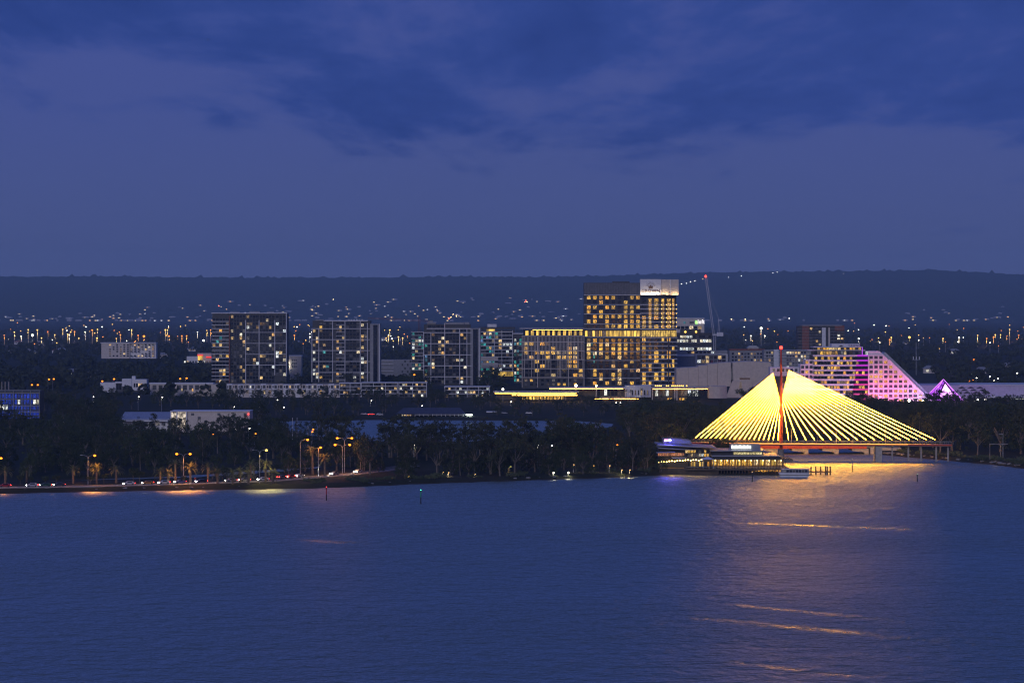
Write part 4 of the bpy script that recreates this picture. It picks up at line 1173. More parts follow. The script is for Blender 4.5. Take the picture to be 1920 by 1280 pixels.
MB().tube((cx_(1346), 0, zz(626)), (cx_(1347.5), 0, zz(597)), .2, .2, 5).tube((cx_(1350), 0, zz(626)), (cx_(1347.5), 0, zz(597)), .2, .2, 5).build('a_frame', M_CRANE, cr)
MB().tube((cx_(1347.5), 0, zz(597)), (cx_(1331), 0, zz(560)), .07, .07, 4).tube((cx_(1347.5), 0, zz(597)), (cx_(1325), 0, zz(530)), .07, .07, 4).build('pendant_rope', M_STEEL, cr)
MB().box(cx_(1338), cx_(1356), -1, 1, zz(628), zz(627)).build('counter_jib', M_CRANE, cr)
MB().box(cx_(1344), cx_(1356), -1.2, 1.2, zz(630), zz(623)).build('counterweight', M_WHITE, cr)
MB().ball((cx_(1323.2), 0, zz(518)), 1.0, 8, 5).build('tip_lamp', M_REDLAMP, cr)
D = 3000; cr = empty('hammerhead_crane', (PX(786, D), D, LAND)); tag(cr, 'dark red flat tower crane behind the apartment towers', 'crane')
sC = D / F; zz = lambda py: PZ(py, D) - LAND; cx_ = lambda px: (px - 786) * sC
lattice(MB(), (0, 0, 0), (0, 0, zz(592)), 2.2, 24, .2).build('mast', M_BRICK, cr)
lattice(MB(), (cx_(786), 0, zz(601)), (cx_(690), 0, zz(596)), 1.6, 26, .16).build('jib', M_BRICK, cr)
lattice(MB(), (cx_(786), 0, zz(601)), (cx_(812), 0, zz(603)), 1.6, 8, .16).build('counter_jib', M_BRICK, cr)
MB().box(cx_(803), cx_(812), -1.4, 1.4, zz(606), zz(601)).build('counterweight', M_DKCONC, cr)

# ---------------- apartments behind the pink hotel
b = Bld('apartment_tower', 'brown and white apartment tower rising behind the pink hotel roof', 2500, 1540)
b.box('core', M_DARK, 1497, 1583, 611, 700, 0, 20)
b.box('brick_bay', M_BRICK, 1504, 1517, 610, 700, -1.2, 10)
b.box('brick_bay', M_BRICK, 1565, 1583, 610, 620, -1.2, 10)
b.box('white_bay', M_WHITE, 1541, 1548, 614, 700, -1.2, 10); b.box('white_bay', M_CREAM, 1553, 1556, 614, 700, -1.0, 10)
b.box('roof_slab', M_GREY, 1503, 1578, 609, 611, -1.5, 18)
for k in range(9): b.slab(M_GREY, 1494, 1541, 616 + k * 5.6, .35, 1.4); b.slab(M_GREY, 1556, 1584, 616 + k * 5.6, .35, 1.4)
b.wins(1518, 1540, 613, 660, 4, 8, chooser(.16, None, .3), .25, .35); b.wins(1557, 1582, 620, 660, 4, 7, chooser(.16, None, .3), .25, .35)
b.wins(1496, 1503.5, 620, 660, 1, 7, chooser(.16), .25, .35)
b = Bld('apartment_block', 'mid height grey block with white bays behind the red mast', 2400, 1470)
b.box('core', M_GREY, 1432, 1530, 656, 700, 0, 16); b.box('white_bay', M_WHITE, 1451, 1460, 655, 700, -1, 4)
for k in range(6): b.slab(M_WHITE, 1432, 1528, 657 + k * 6.2, .3, 1.2)
b.wins(1436, 1450, 658, 692, 3, 5, chooser(.15), .3, .35); b.wins(1474, 1512, 658, 692, 7, 5, chooser(.3, [L_WARM, L_WHITE]), .3, .35)
b = Bld('house', 'small gabled cream house roof seen left of the red mast top', 2550, 1410, 'house')
b.box('wall', M_CREAM, 1402, 1422, 652, 690, 0, 8)
MB().prism([(b.X(1400), b.Z(652)), (b.X(1424), b.Z(652)), (b.X(1418), b.Z(648)), (b.X(1406), b.Z(648))], -.6, 9).build('roof', M_ROOF, b.r)

# ---------------- pink stepped hotel
b = Bld('stepped_hotel', 'pink and magenta lit hotel stepping down like half a pyramid', 1888, 1610)
P = b
rowY = [665 + k * 9.0 for k in range(11)]
# curved balcony front (centre-left)
b.box('core', M_DARK, 1524, 1630, 666, 762, 0, 22)
def bowf(px): t = (px - 1520) / 110.0; return -4.0 * (1 - (2 * t - 1) ** 2)
def bslab(name, m, px0, px1, py0, py1, out=1.4, n=8):
    pl = [(b.X(px0 + (px1 - px0) * i / n), bowf(px0 + (px1 - px0) * i / n) - out) for i in range(n + 1)]
    return MB().hprism([(pl[-1][0], 6), (pl[0][0], 6)] + pl, b.Z(py1), b.Z(py0)).build(name, m, b.r)
M_HBAL = mat('hotel_balcony_white', (0.60, 0.58, 0.60), .6, 0, .08)
MAG = [(0.62, 0.05, 0.90), (0.66, 0.05, 0.88), (0.70, 0.05, 0.80), (0.80, 0.05, 0.75), (0.85, 0.05, 0.66), (0.90, 0.05, 0.55), (0.95, 0.06, 0.45), (0.95, 0.08, 0.40), (0.95, 0.10, 0.42), (0.95, .12, .45), (.95, .14, .5)]
for k in range(11):
    y = rowY[k]
    x0 = 1524 - k * 0.6; xe = 1626 - max(0, k - 1) * 0.4
    bslab('balcony', M_HBAL, x0, 1606 - k * 1.2, y, y + 3.2, 1.6)
    bslab('led_balcony', emis('magenta_led_%d' % k, MAG[k], 0.75, 'FRONT'), 1606.2 - k * 1.2, 1627, y, y + 3.0, 1.5, 5)
for k in range(10):
    y = rowY[k]
    for i in range(17):
        px = 1527 + i * 5.9
        if px > 1624: continue
        r_ = random.random()
        m_ = (L_GOLD if r_ < .36 else L_WARM if r_ < .46 else M_GLASS)
        if px > 1604: m_ = M_GLASS if r_ > .2 else L_GOLD
        yy = bowf(px) + 0.2
        ubox('window', m_, b.r, b.X(px), b.X(px + 4.4), yy - .15 - 1.0, yy - .9, b.Z(y + 8.9), b.Z(y + 3.6))
    bslab('glazing', M_DARK, 1525, 1627, y + 3.2, y + 9.0, -0.1)
# two upper glazed floors and roof block
b.box('sky_lounge', M_DARK, 1526, 1616, 651, 665, 1, 18)
b.box('lounge_roof', M_HBAL, 1525, 1617, 649.8, 651.3, -1.5, 18); b.box('lounge_floor', M_HBAL, 1514, 1622, 656.0, 657.3, -1.5, 18)
b.wins(1527, 1615, 651.6, 655.6, 16, 1, chooser(.75, [L_GOLD, L_WARM]), .2, .05, .9)
b.wins(1527, 1615, 658, 665, 16, 1, chooser(.6, [L_GOLD, L_WARM, L_DIM]), .2, .05, .9)
b.box('sign_wall', M_HBAL, 1560, 1613, 644.5, 649.7, 2, 12)
M_SIGNP = mat('violet_sign_letters', (0.10, 0.02, 0.22), .5)
sign_text(b.r, 'CROWN', b.X(1603), 1.85, b.Z(649.3), 1.9, M_SIGNP, sx=1.1)
MB().prism([(b.X(1572), b.Z(649.7)), (b.X(1583), b.Z(649.7)), (b.X(1577.5), b.Z(647))], 1.7, 1.98).build('gable_vent', M_DARK, b.r)
b.box('led_column', emis('violet_led', (0.55, 0.10, 0.95), 1.0, 'FRONT'), 1615.5, 1617, 651, 666, -1.6, -1.2)
# stepped grid wing
for k in range(10):
    y = rowY[k]; xr = 1658 + k * 9.2 if k else 1656
    if k == 0: xr = 1656
    MB().prism([(b.X(1627), b.Z(y + 9)), (b.X(xr + 9.2), b.Z(y + 9)), (b.X(xr), b.Z(y)), (b.X(1627), b.Z(y))], -2.0, 20).build('storey_wall', M_PINKW, b.r)
    n = int((xr + 4 - 1628) // 9.2)
    for i in range(n):
        px = 1629.5 + i * 9.2
        r_ = random.random()
        m_ = L_GOLD if r_ < .36 else (L_DIM if r_ < .45 else M_DARK)
        rec = ubox('window', m_, b.r, b.X(px), b.X(px + 6.2), -2.12, -2.02, b.Z(y + 7.2), b.Z(y + 2.2))
        ubox('sill', M_PINKW, b.r, b.X(px - .2), b.X(px + 6.4), -2.3, -2.02, b.Z(y + 7.7), b.Z(y + 7.25))
    ubox('string_course', M_PINKW, b.r, b.X(1627), b.X(xr + 3), -2.45, -2.02, b.Z(y + 9.3), b.Z(y + 8.7))
for i in range(13):
    px = 1628.0 + i * 9.2
    yt = 667 if px < 1656 else 667 + (px - 1656) * 0.98
    ubox('pier', M_PINKW, b.r, b.X(px - .9), b.X(px + .9), -2.5, -2.02, b.Z(756), b.Z(yt))
MB().prism([(b.X(1627), b.Z(665)), (b.X(1657), b.Z(665)), (b.X(1648), b.Z(658)), (b.X(1627), b.Z(658))], -1.5, 16).build('roof_block', M_WHITE, b.r)
b.box('lit_stair', L_WHITE, 1622.5, 1626.5, 658.5, 665, -1.6, -1.2)
MB().prism([(b.X(1656), b.Z(664)), (b.X(1750), b.Z(756)), (b.X(1756), b.Z(756)), (b.X(1660), b.Z(660))][::1], 0.5, 14).build('sloping_roof', M_ROOF, b.r)
# lower left wing, pink
for k, (x0, yt) in enumerate(((1510, 674), (1501, 683), (1501, 692), (1490, 701), (1480, 710), (1470, 719), (1466, 728))):
    MB().box(b.X(x0), b.X(1526), -.5, 16, b.Z(yt + 9), b.Z(yt)).build('storey_wall', M_PINKW, b.r)
    for i in range(int((1526 - x0) // 8)):
        px = 1525 - 7.0 - i * 8
        ubox('window', M_DARK if random.random() < .7 else L_GOLD, b.r, b.X(px), b.X(px + 5.4), -.62, -.52, b.Z(yt + 7.6), b.Z(yt + 2.4))
b.box('side_block', M_PINKW, 1445, 1500, 688.5, 705, 4, 16)
b.wins(1448, 1498, 691, 697, 6, 1, lambda i, j: L_DIM if i % 3 == 0 else M_DARK, .4, .1, 3.95)
# porte-cochere
b.box('porch_roof', M_WHITE, 1678, 1738, 753.5, 755.3, -14, -3)
for px in (1703, 1727): b.box('porch_column', M_WHITE, px, px + 1.6, 755.3, 766, -12, -11.4)
for px, py in ((1699, 749.5), (1725, 749.5)): MB().ball((b.X(px), -15, b.Z(py)), 0.85, 8, 5).build('porch_lamp', emis('porch_lamp', (1.0, .9, .5), 25), b.r)
# colour floods at the foot of the wing
def area(parent, loc, rot, sx, sy, energy, col, name='facade_flood'):
    l = bpy.data.lights.new(name, 'AREA'); l.shape = 'RECTANGLE'; l.size = sx; l.size_y = sy; l.energy = energy; l.color = col
    o = bpy.data.objects.new(name, l); o.location = loc; o.rotation_euler = rot; return link(o, parent)
def flood_up(px, yoff, energy, col, tilt=150):
    area(b.r, (b.X(px), yoff, 2.5), (math.radians(tilt), 0, 0), 3, 1.0, energy, col)
    MB().box(b.X(px) - 1.6, b.X(px) + 1.6, yoff - .6, yoff + .6, 1.6, 2.35).build('floodlight_housing', M_BLACK, b.r)
for px, e, col in ((1636, 9000, (1, .17, .42)), (1655, 8000, (1, .13, .44)), (1674, 7000, (1, .13, .44)), (1692, 6000, (1, .14, .5)), (1710, 4500, (.8, .4, .9)), (1728, 3500, (.6, .45, 1.0))):
    flood_up(px, -16, e * 0.52, col, 143)
flood_up(1512, -12, 2200, (1, .22, .45)); flood_up(1495, -12, 1800, (1, .25, .45))
for px, c_ in ((1535, (1, .3, .6)), (1560, (.8, .4, .9)), (1580, (.7, .45, 1)), (1600, (.8, .25, 1))): flood_up(px, -18, 1300, c_)

# ---------------- glowing pyramid and exhibition hall
b = Bld('glass_pyramid', 'glowing violet glass pyramid beside the flat exhibition hall', 1890, 1775)
apex = (b.X(1774), 12, b.Z(712)); hw = b.X(1806) 
base = [(b.X(1742), 0, b.Z(752)), (b.X(1806), 0, b.Z(752)), (b.X(1806), 26, b.Z(752)), (b.X(1742), 26, b.Z(752))]
E_VIO = emis('violet_glass', (0.50, 0.08, 0.95), 1.3, 'FRONT'); E_VIO2 = emis('white_violet_gable', (0.85, 0.35, 1.0), 3.2, 'FRONT')
for i in range(4):
    a_, c_ = base[i], base[(i + 1) % 4]
    MB().v
    mesh_obj('glass_face', [a_, c_, apex], [(0, 1, 2)], E_VIO, b.r)
    m = MB(); m.tube(a_, apex, .5, .35, 6); m.build('hip_bar', emis('violet_bar', (0.70, 0.22, 1.0), 1.6), b.r)
for i in range(1, 6):
    t_ = i / 6
    pa = Vector(base[0]).lerp(Vector(base[1]), t_); pt = Vector(apex)
    MB().tube(pa + Vector((0, -.15, 0)), pt + Vector((0, -.2, 0)), .18, .14, 4).build('glazing_bar', M_DARK, b.r)
mesh_obj('front_gable', [(b.X(1757), -4, b.Z(744)), (b.X(1791), -4, b.Z(744)), (b.X(1774), 5.2, b.Z(718))], [(0, 1, 2)], E_VIO2, b.r)
MB().tube((b.X(1757), -4.3, b.Z(744)), (b.X(1774), 4.8, b.Z(717)), .6, .5, 5).build('gable_rafter', M_DARK, b.r)
MB().tube((b.X(1791), -4.3, b.Z(744)), (b.X(1774), 4.8, b.Z(717)), .6, .5, 5).build('gable_rafter', M_DARK, b.r)
MB().tube(apex, (apex[0], apex[1], apex[2] + 4), .15, .05, 5).build('spire', M_DARK, b.r)
point_light(b.r, (b.X(1774), -10, 8), 9000, (.5, .08, 1.0), 1.5)
b = Bld('exhibition_hall', 'long flat roofed pale exhibition hall with scalloped wall beside the pyramid', 1930, 1840)
M_LILAC = mat('lilac_grey_sheet', (0.45, 0.40, 0.52), .6, 0, .1)
b.box('wall', M_LILAC, 1725, 1960, 722, 752, 4, 50)
b.box('roof_edge', M_WHITE, 1800, 1960, 721, 722.2, 3, 50)
for i in range(9):
    px = 1798 + (i % 3) * 17 + (i // 3) * 5; py = 725 + (i // 3) * 4.5
    MB().prism([(b.X(px), b.Z(py + 3.2)), (b.X(px + 14), b.Z(py + 3.2)), (b.X(px + 10), b.Z(py + .8)), (b.X(px + 7), b.Z(py)), (b.X(px + 4), b.Z(py + .8))], 3.6, 3.98).build('scallop', M_DARK, b.r)
b.box('lower_roof', M_WHITE, 1815, 1960, 742, 745, -6, 4); b.box('lower_wall', M_DARK, 1888, 1960, 745, 756, -4, 4)
b.wins(1890, 1958, 746.5, 748, 12, 1, lambda i, j: L_WHITE, .15, .05, -4.1)
b.wins(1890, 1958, 751, 754, 12, 1, chooser(.7, [L_WARM, L_GOLD]), .3, .1, -4.1)
b.box('kiosk', M_WHITE, 1835, 1850, 747, 762, -12, -7); b.box('kiosk_sign', L_TEAL, 1834, 1841, 752, 756, -12.3, -12.02)
MB().box(b.X(1840), b.X(1846), -12.4, -12.05, b.Z(751), b.Z(747.5)).build('kiosk_lamp', E_LAMPW, b.r)
flood(1833, 749, 1890, E_LAMPW, 0.8, 1200, (1, .85, .5), 'bright pale lamp mast between the pyramid and the hall')

# ================================================================== RIVERSIDE RESTAURANT, JETTY, BOAT
def emb(name, px0, px1, py0, py1): pass
RDD = 1090.0
b = Bld('riverside_restaurant', 'glowing two storey restaurant with flat roofs and terrace over the water', RDD, 1400)
# terrace deck on piles
MB().box(b.X(1282), b.X(1478), -6, 26, b.Z(881) + 1.0, b.Z(877.5)).build('terrace_deck', M_TIMBER, b.r)
MB().box(b.X(1282), b.X(1480), -6.4, -6.02, b.Z(879.5), b.Z(877)).build('deck_fascia', M_TIMBER, b.r)
for k in range(24):
    px = 1345 + k * 5.6
    MB().tube((b.X(px), -5.0, -2.5), (b.X(px), -5.0, b.Z(880)), 0.22, 0.22, 6).build('pile', M_TIMBER, b.r)
MB().box(b.X(1235), b.X(1345), -4.5, 20, -1.8, 1.0).build('quay_wall', M_TIMBER, b.r)
# lower storey: glazed, lit inside
b.box('lower_floor', M_TIMBER, 1335, 1476, 877.2, 877.9, -4, 20)
b.box('back_wall', mat('warm_timber_wall', (0.30, 0.19, 0.09), .7, 0, .3), 1335, 1474, 861, 877.2, 9, 9.4)
for k in range(25):
    px = 1336 + k * 5.6
    b.box('post', M_BLACK, px, px + .8, 861, 877.2, -3.4, -3.2)
for k in range(12):
    px = 1338 + k * 11.2
    b.box('lit_bay', random.choice([L_GOLD, L_HALL, L_WARM, L_GOLD]), px + 1, px + 9.5, 864, 874, 8.6, 8.9)
E_DINE = emis('dining_lamp', (1.0, .66, .2), 16, 'FRONT')
for k in range(12):
    px = 1341 + k * 11.2
    MB().ball((b.X(px), -1.0, b.Z(862.6)), 0.20, 6, 4).build('ceiling_lamp', E_DINE, b.r)
    if k % 2 == 0: point_light(b.r, (b.X(px), 2.0, b.Z(865)), 190, (1, .66, .25), .3)
# tables and seats on the terrace
for k in range(18):
    px = 1338 + k * 7.6
    m = MB(); x = b.X(px); z = b.Z(877.1)
    m.box(x - .5, x + .5, -2.6, -1.6, z + .72, z + .77).tube((x, -2.1, z), (x, -2.1, z + .72), .05, .05, 5)
    tb = m.build('table', M_TIMBER, b.r)
b.box('rail', M_STEEL, 1284, 1478, 873.6, 873.9, -5.9, -5.8)
for k in range(36): b.box('rail_post', M_STEEL, 1284 + k * 5.5, 1284.3 + k * 5.5, 873.9, 877.5, -5.9, -5.8)
# roofs
M_FASC = mat('pale_fascia', (0.30, 0.30, 0.33), .5, 0, .1)
b.box('lower_roof', M_FASC, 1333, 1460, 853.0, 854.6, -4.2, 20)
b.box('roof_soffit', M_DARK, 1335, 1462, 854.7, 860.6, -3.0, 19)
b.box('pergola_beam', M_TIMBER, 1440, 1484, 859.6, 861, -4.4, -3.9)
for k in range(9): b.box('pergola_rafter', M_TIMBER, 1441 + k * 5, 1442 + k * 5, 858.4, 859.5, -5.0, 14)
b.box('upper_glazing', M_DARK, 1337, 1432, 846.5, 853, 2, 16)
b.wins(1376, 1430, 847.8, 852.4, 9, 1, lambda i, j: lit_window('pale_gallery_room', [(1, .88, .42), (1, .8, .35)], .7, 1.2), .12, .05, 1.9)
b.box('upper_roof', M_FASC, 1332, 1436, 843.8, 845.4, -1, 17)
b.box('sign_wall', M_GREY, 1373, 1428, 834, 843.8, 5, 14)
# long white lit sign, lettering too blurred to read in the photograph: a bar of separate lit letter blocks
for k in range(10):
    w = (2.8, 3.2, 2.4, 3.0, 3.4, 2.6, 3.0, 3.0, 2.6, 3.2)[k]
    px = 1373.2 + k * 3.7
    b.box('sign_letter_block', E_SIGNW, px, px + w, 836.0 + 0.5 * (k % 2), 841.4, 4.6, 4.95)
# wing with sweeping roof blades to the left
def blade(name, m, px0, py0, px1, py1, th, y0, y1):
    MB().prism([(b.X(px0), b.Z(py0) - th), (b.X(px1), b.Z(py1) - th * .4), (b.X(px1), b.Z(py1)), (b.X(px0), b.Z(py0))], y0, y1).build(name, m, b.r)
blade('roof_blade', M_FASC, 1232, 833.0, 1343, 838.5, 0.55, -1, 22)
blade('roof_blade', M_FASC, 1234, 838.0, 1300, 842.6, 0.45, -2, 18)
blade('awning', M_FASC, 1230, 846.8, 1265, 846.0, 0.3, -5, 2)
blade('awning', M_WHITE, 1260, 856.5, 1286, 857.8, 0.3, -5, 2)
MB().prism([(b.X(1246), b.Z(834)), (b.X(1300), b.Z(834)), (b.X(1297), b.Z(827.5)), (b.X(1262), b.Z(823.5)), (b.X(1246), b.Z(825))], 8, 20).build('plant_drum', M_GREY, b.r)
b.box('wing_core', M_DARK, 1236, 1332, 842.5, 877, 4, 18)
b.wins(1286, 1331, 843.5, 857, 9, 2, chooser(.5, [L_TEAL, L_GOLD, L_WARM, L_WHITE]), .25, .25, 3.9)
b.wins(1234, 1284, 849.5, 855.5, 12, 1, lambda i, j: lit_window('red_lit_room', [(1, .35, .16), (1, .45, .2)], .3, .8), .15, .1, 3.9)
b.wins(1290, 1332, 866, 875, 8, 1, chooser(.55, [L_GOLD, L_HALL]), .4, .1, 3.8)
# police-blue and pink signal lamps on the roof
for px, c in ((1248, 'pink'), (1251.5, 'pink'), (1255.5, 'blue'), (1257.5, 'blue')):
    MB().ball((b.X(px), 3, b.Z(825.8)), 0.42, 8, 5).build('signal_lamp', emis('signal_' + c, (1.0, .35, .6) if c == 'pink' else (.12, .12, 1.0), 8 if c == 'pink' else 60, 'FRONT'), b.r)
point_light(b.r, (b.X(1256.5), 0, b.Z(826)), 2200, (.08, .08, 1.0), .3)
# festoon lights along the garden terrace
E_FEST = emis('festoon_bulb', (1, .62, .16), 20, 'FRONT')
for k in range(17):
    px = 1234 + k * 5.0; py = 864.5 - 3.6 * min(1, k / 11.0) + (1.0 if k % 3 == 0 else 0)
    MB().ball((b.X(px), -3.5, b.Z(py)), 0.24, 6, 4).build('festoon_bulb', E_FEST, b.r)
for px in (1258, 1290, 1312, 1320): point_light(b.r, (b.X(px), -2, b.Z(866)), 130, (1, .62, .2), .3)
m = MB(); zc_ = b.Z(858); 
m.v += [(b.X(1315), -6, b.Z(859.5)), (b.X(1337), -6, b.Z(859.5)), (b.X(1337), 1, b.Z(859.5)), (b.X(1315), 1, b.Z(859.5)), (b.X(1326), -2.5, b.Z(854.5))]
m.f += [(0, 1, 4), (1, 2, 4), (2, 3, 4), (3, 0, 4), (3, 2, 1, 0)]
m.build('marquee_canopy', M_WHITE, b.r)
for px in (1316, 1336): b.box('marquee_post', M_WHITE, px, px + .6, 859.5, 877, -5.6, -5.5)
# orange quay lamps reflected at the waterline
for k in range(9): MB().box(b.X(1392 + k * 8), b.X(1394.4 + k * 8), -6.55, -6.42, b.Z(887.5), b.Z(886.4)).build('waterline_lamp', emis('orange_quay_lamp', (1.0, .28, .04), 1.2), b.r)

# jetty piles
jr = empty('jetty', (PX(1537, 1085), 1085, 0)); tag(jr, 'low timber jetty with standing piles beyond the ferry in golden water', 'jetty')
jx = lambda px: (px - 1537) * 1085 / F
MB().box(jx(1516), jx(1558), -1, 1.2, 1.0, 1.45).build('walkway', M_TIMBER, jr)
for px in (1520, 1529, 1538, 1547, 1550.5, 1556): MB().tube((jx(px), -1.2, -2), (jx(px), -1.2, 3.6), .32, .28, 7).build('pile', M_TIMBER, jr)
# ferry boat
D = 1072; r = empty('ferry_boat', (PX(1489, D), D, 0)); tag(r, 'white low ferry with dark cabin windows moored at the restaurant jetty', 'boat')
fx = lambda px: (px - 1489) * D / F
hull = [(fx(1461), 2.0), (fx(1463), 0.1), (fx(1515), 0.1), (fx(1516.5), 1.9)]
MB().prism([(fx(1463), -.4), (fx(1515), -.4), (fx(1517), 1.55), (fx(1460), 1.75)], -2.0, 2.0).build('hull', M_WHITE, r)
MB().prism([(fx(1464), 1.5), (fx(1516), 1.5), (fx(1516), 3.1), (fx(1466), 3.1)], -1.7, 1.7).build('cabin', M_GREY, r)
MB().box(fx(1465), fx(1517), -1.9, 1.9, 3.1, 3.35).build('roof', M_WHITE, r)
for k in range(8): MB().box(fx(1468 + k * 5.8), fx(1472.4 + k * 5.8), -1.78, -1.71, 2.0, 2.9).build('window', M_GLASS if k % 3 else L_DIM, r)
MB().tube((fx(1480), 0, 3.3), (fx(1480), 0, 5.2), .07, .05, 5).build('mast', M_STEEL, r)
MB().box(fx(1461), fx(1517), -2.12, -2.01, .75, .95).build('rubbing_strake', M_BLACK, r)

# ================================================================== RIVERSIDE ROAD, CARS, LAMPS
road_px = [(-330, 917), (-150, 914.5), (0, 912.5), (100, 911), (200, 909), (300, 906.5), (400, 903.5), (500, 900), (560, 895.5), (610, 891), (660, 886.5), (700, 882), (760, 872)]
RZ = LAND + 0.14
rp = [Vector((PX(x, GD(y, RZ)), GD(y, RZ), 0)) for x, y in road_px]
M_ASPH = mat('asphalt', (0.055, 0.053, 0.052), .85, 0, .2, 1.2, .2)
o = strip(rp, -3.6, 3.6, LAND - .3, RZ).build('road', M_ASPH); tag(o, 'two lane riverside road', 'road', kind='structure')
o = strip(rp, -4.0, -3.62, LAND - .3, RZ + .13).build('kerb', M_CONC); tag(o, 'pale kerb along the riverside road', 'kerb', kind='structure')
o = strip(rp, -0.07, 0.07, RZ + .004, RZ + .008).build('road_marking', M_WHITE); tag(o, 'white centre line on the riverside road', 'road marking', kind='structure')
o = strip(rp, -6.6, -4.4, LAND - .3, LAND + .13).build('path', mat('path_paving', (.26, .23, .20), .9, 0, .15)); tag(o, 'pale riverside footpath', 'path', kind='structure')

def road_at(px):
    xs = [p[0] for p in road_px]; y = float(np.interp(px, xs, [p[1] for p in road_px]))
    D = GD(y, RZ); y2 = float(np.interp(px + 4, xs, [p[1] for p in road_px])); D2 = GD(y2, RZ)
    a = math.atan2(D2 - D, PX(px + 4, D2) - PX(px, D))
    return PX(px, D), D, a
M_TYRE = mat('tyre_rubber', (.02, .02, .02), .9)
E_HEAD = emis('headlamp', (1, .95, .8), 90, 'FRONT'); E_TAIL = emis('tail_lamp', (1, .03, .02), 40, 'FRONT')
def car(px, lane, facing, col, label, lit=True):
    x, D, a = road_at(px)
    n = (-math.sin(a), math.cos(a))
    r = empty('car', (x + n[0] * lane, D + n[1] * lane, RZ), a + (math.pi if facing < 0 else 0))
    pm = mat('car_paint_' + label.split()[0], col, .3, .2, .05)
    MB().prism([(-2.1, .35), (2.1, .35), (2.15, .75), (1.25, .92), (0.65, 1.42), (-1.15, 1.45), (-1.9, .95), (-2.15, .9)], -.85, .85).build('body', pm, r)
    MB().prism([(-1.05, .98), (1.0, .95), (0.6, 1.36), (-1.0, 1.38)], -.87, .87).build('side_glass', M_GLASS, r)
    for sx in (-1.3, 1.3):
        for sy in (-.8, .8):
            MB().tube((sx, sy - .1, .33), (sx, sy + .1, .33), .33, .33, 12).build('wheel', M_TYRE, r)
    for sy in (-.6, .6):
        MB().box(2.1, 2.22, sy - .17, sy + .17, .58, .76).build('headlight', E_HEAD if lit else M_GLASS, r)
        MB().box(-2.24, -2.14, sy - .17, sy + .17, .72, .88).build('tail_light', E_TAIL if lit else M_RED, r)
    if lit:
        l = bpy.data.lights.new('headlight_beam', 'SPOT'); l.energy = 2600; l.color = (1, .9, .7); l.spot_size = math.radians(50); l.spot_blend = .5; l.shadow_soft_size = .15
        o = bpy.data.objects.new('headlight_beam', l); o.location = (2.4, 0, .7); o.rotation_euler = (0, math.radians(-85), 0); link(o, r)
    tag(r, label, 'car')
car(9, -1.8, -1, (.30, .02, .03), 'red car on the riverside road by the first palms')
car(60, -1.8, -1, (.4, .4, .42), 'silver car on the riverside road behind small verge trees')
car(110, -1.8, -1, (.05, .05, .06), 'black car on the riverside road short of the lamp column')
car(240, -1.8, -1, (.5, .5, .5), 'white car on the riverside road beyond the brightest palm')
car(335, -1.8, -1, (.1, .12, .25), 'navy car on the riverside road beside the double lamp')
car(430, -1.8, -1, (.35, .33, .3), 'beige car on the riverside road among the clustered palms')
car(490, -1.8, -1, (.55, .55, .56), 'pearl car on the riverside road below the yellow lit palm')
car(85, -1.8, -1, (.03, .08, .05), 'green car on the riverside road between silver and black cars')
car(275, -1.8, -1, (.45, .2, .05), 'orange car on the riverside road before the double lamp')
car(305, -1.8, -1, (.55, .55, .5), 'ivory car on the riverside road close before the double lamp')
car(375, -1.8, -1, (.02, .02, .03), 'jet car on the riverside road by the small road sign')
car(455, -1.8, -1, (.25, .27, .3), 'steel car on the riverside road under the dark clustered palms')
car(552, 1.8, 1, (.35, .03, .03), 'crimson car showing red tail lights between two grey cars')
car(535, 1.8, 1, (.12, .12, .13), 'grey car showing red tail lights past the palm cluster')
car(568, 1.8, 1, (.3, .3, .33), 'pewter car showing red tail lights where the road bends')
car(620, -1.8, -1, (.2, .2, .2), 'charcoal car coming round the bend below the sodium lamps')
car(664, -1.8, -1, (.45, .45, .45), 'pale car coming round the bend at the edge of the gum belt')

def street_lamp(px, py, D, bulbs, m, energy, col, label, group, arms=(1,), z=LAND, armlen=2.6, rad=.55, omni=0):
    r = empty('street_lamp', (PX(px, D), D, z)); h = PZ(py, D) - z
    MB().tube((0, 0, 0), (0, 0, h - 1.3), .15, .10, 8).build('pole', M_STEEL, r)
    for sgn in arms:
        pts_ = [(0, 0, h - 1.3), (sgn * .25 * armlen * .6, 0, h - .45), (sgn * armlen * .5, 0, h - .06), (sgn * armlen, 0, h)]
        am = MB().path(pts_, [.09, .08, .07, .06], 6).build('arm', M_STEEL, r)
        hd = MB().box(sgn * armlen - .45, sgn * armlen + .45, -.18, .18, h - .02, h + .14).build('lamp_head', M_STEEL, am)
        if sgn in bulbs:
            MB().ball((sgn * armlen, -.05, h - .14), rad, 8, 5, .7).build('bulb', m, am)
            if energy:
                l = bpy.data.lights.new('bulb_light', 'SPOT'); l.energy = energy; l.color = col; l.spot_size = math.radians(156); l.spot_blend = .55; l.shadow_soft_size = .35
                o = bpy.data.objects.new('bulb_light', l); o.location = (sgn * armlen, -.3, h - .5); link(o, r)
                if omni: point_light(r, (sgn * armlen, -.6, h - .3), omni, col, .4)
    return tag(r, label, 'street lamp', group)
SOD = (1.0, .36, .05)
E_SOD = emis('sodium_bulb', (1.0, .24, .012), 4.5); E_MER = emis('yellow_bulb', (1.0, .62, .12), 4)
street_lamp(165, 853, 1001, (1,), E_SOD, 9000, SOD, 'lone sodium street lamp between two palms on the verge', None, (-1, 1))
street_lamp(344, 850, 1006, (-1, 1), E_SOD, 7500, SOD, 'double headed sodium street lamp over the brightest palms', None, (-1, 1))
street_lamp(487, 843, 1008, (1,), E_MER, 7500, (1, .75, .22), 'yellow street lamp over the yellow lit palm', None, (-1, 1))
street_lamp(563, 823.5, 1060, (1,), E_SOD, 2400, SOD, 'tall sodium street lamp before dark trees by the flagpoles', None, (1,), armlen=3.0, omni=1000)
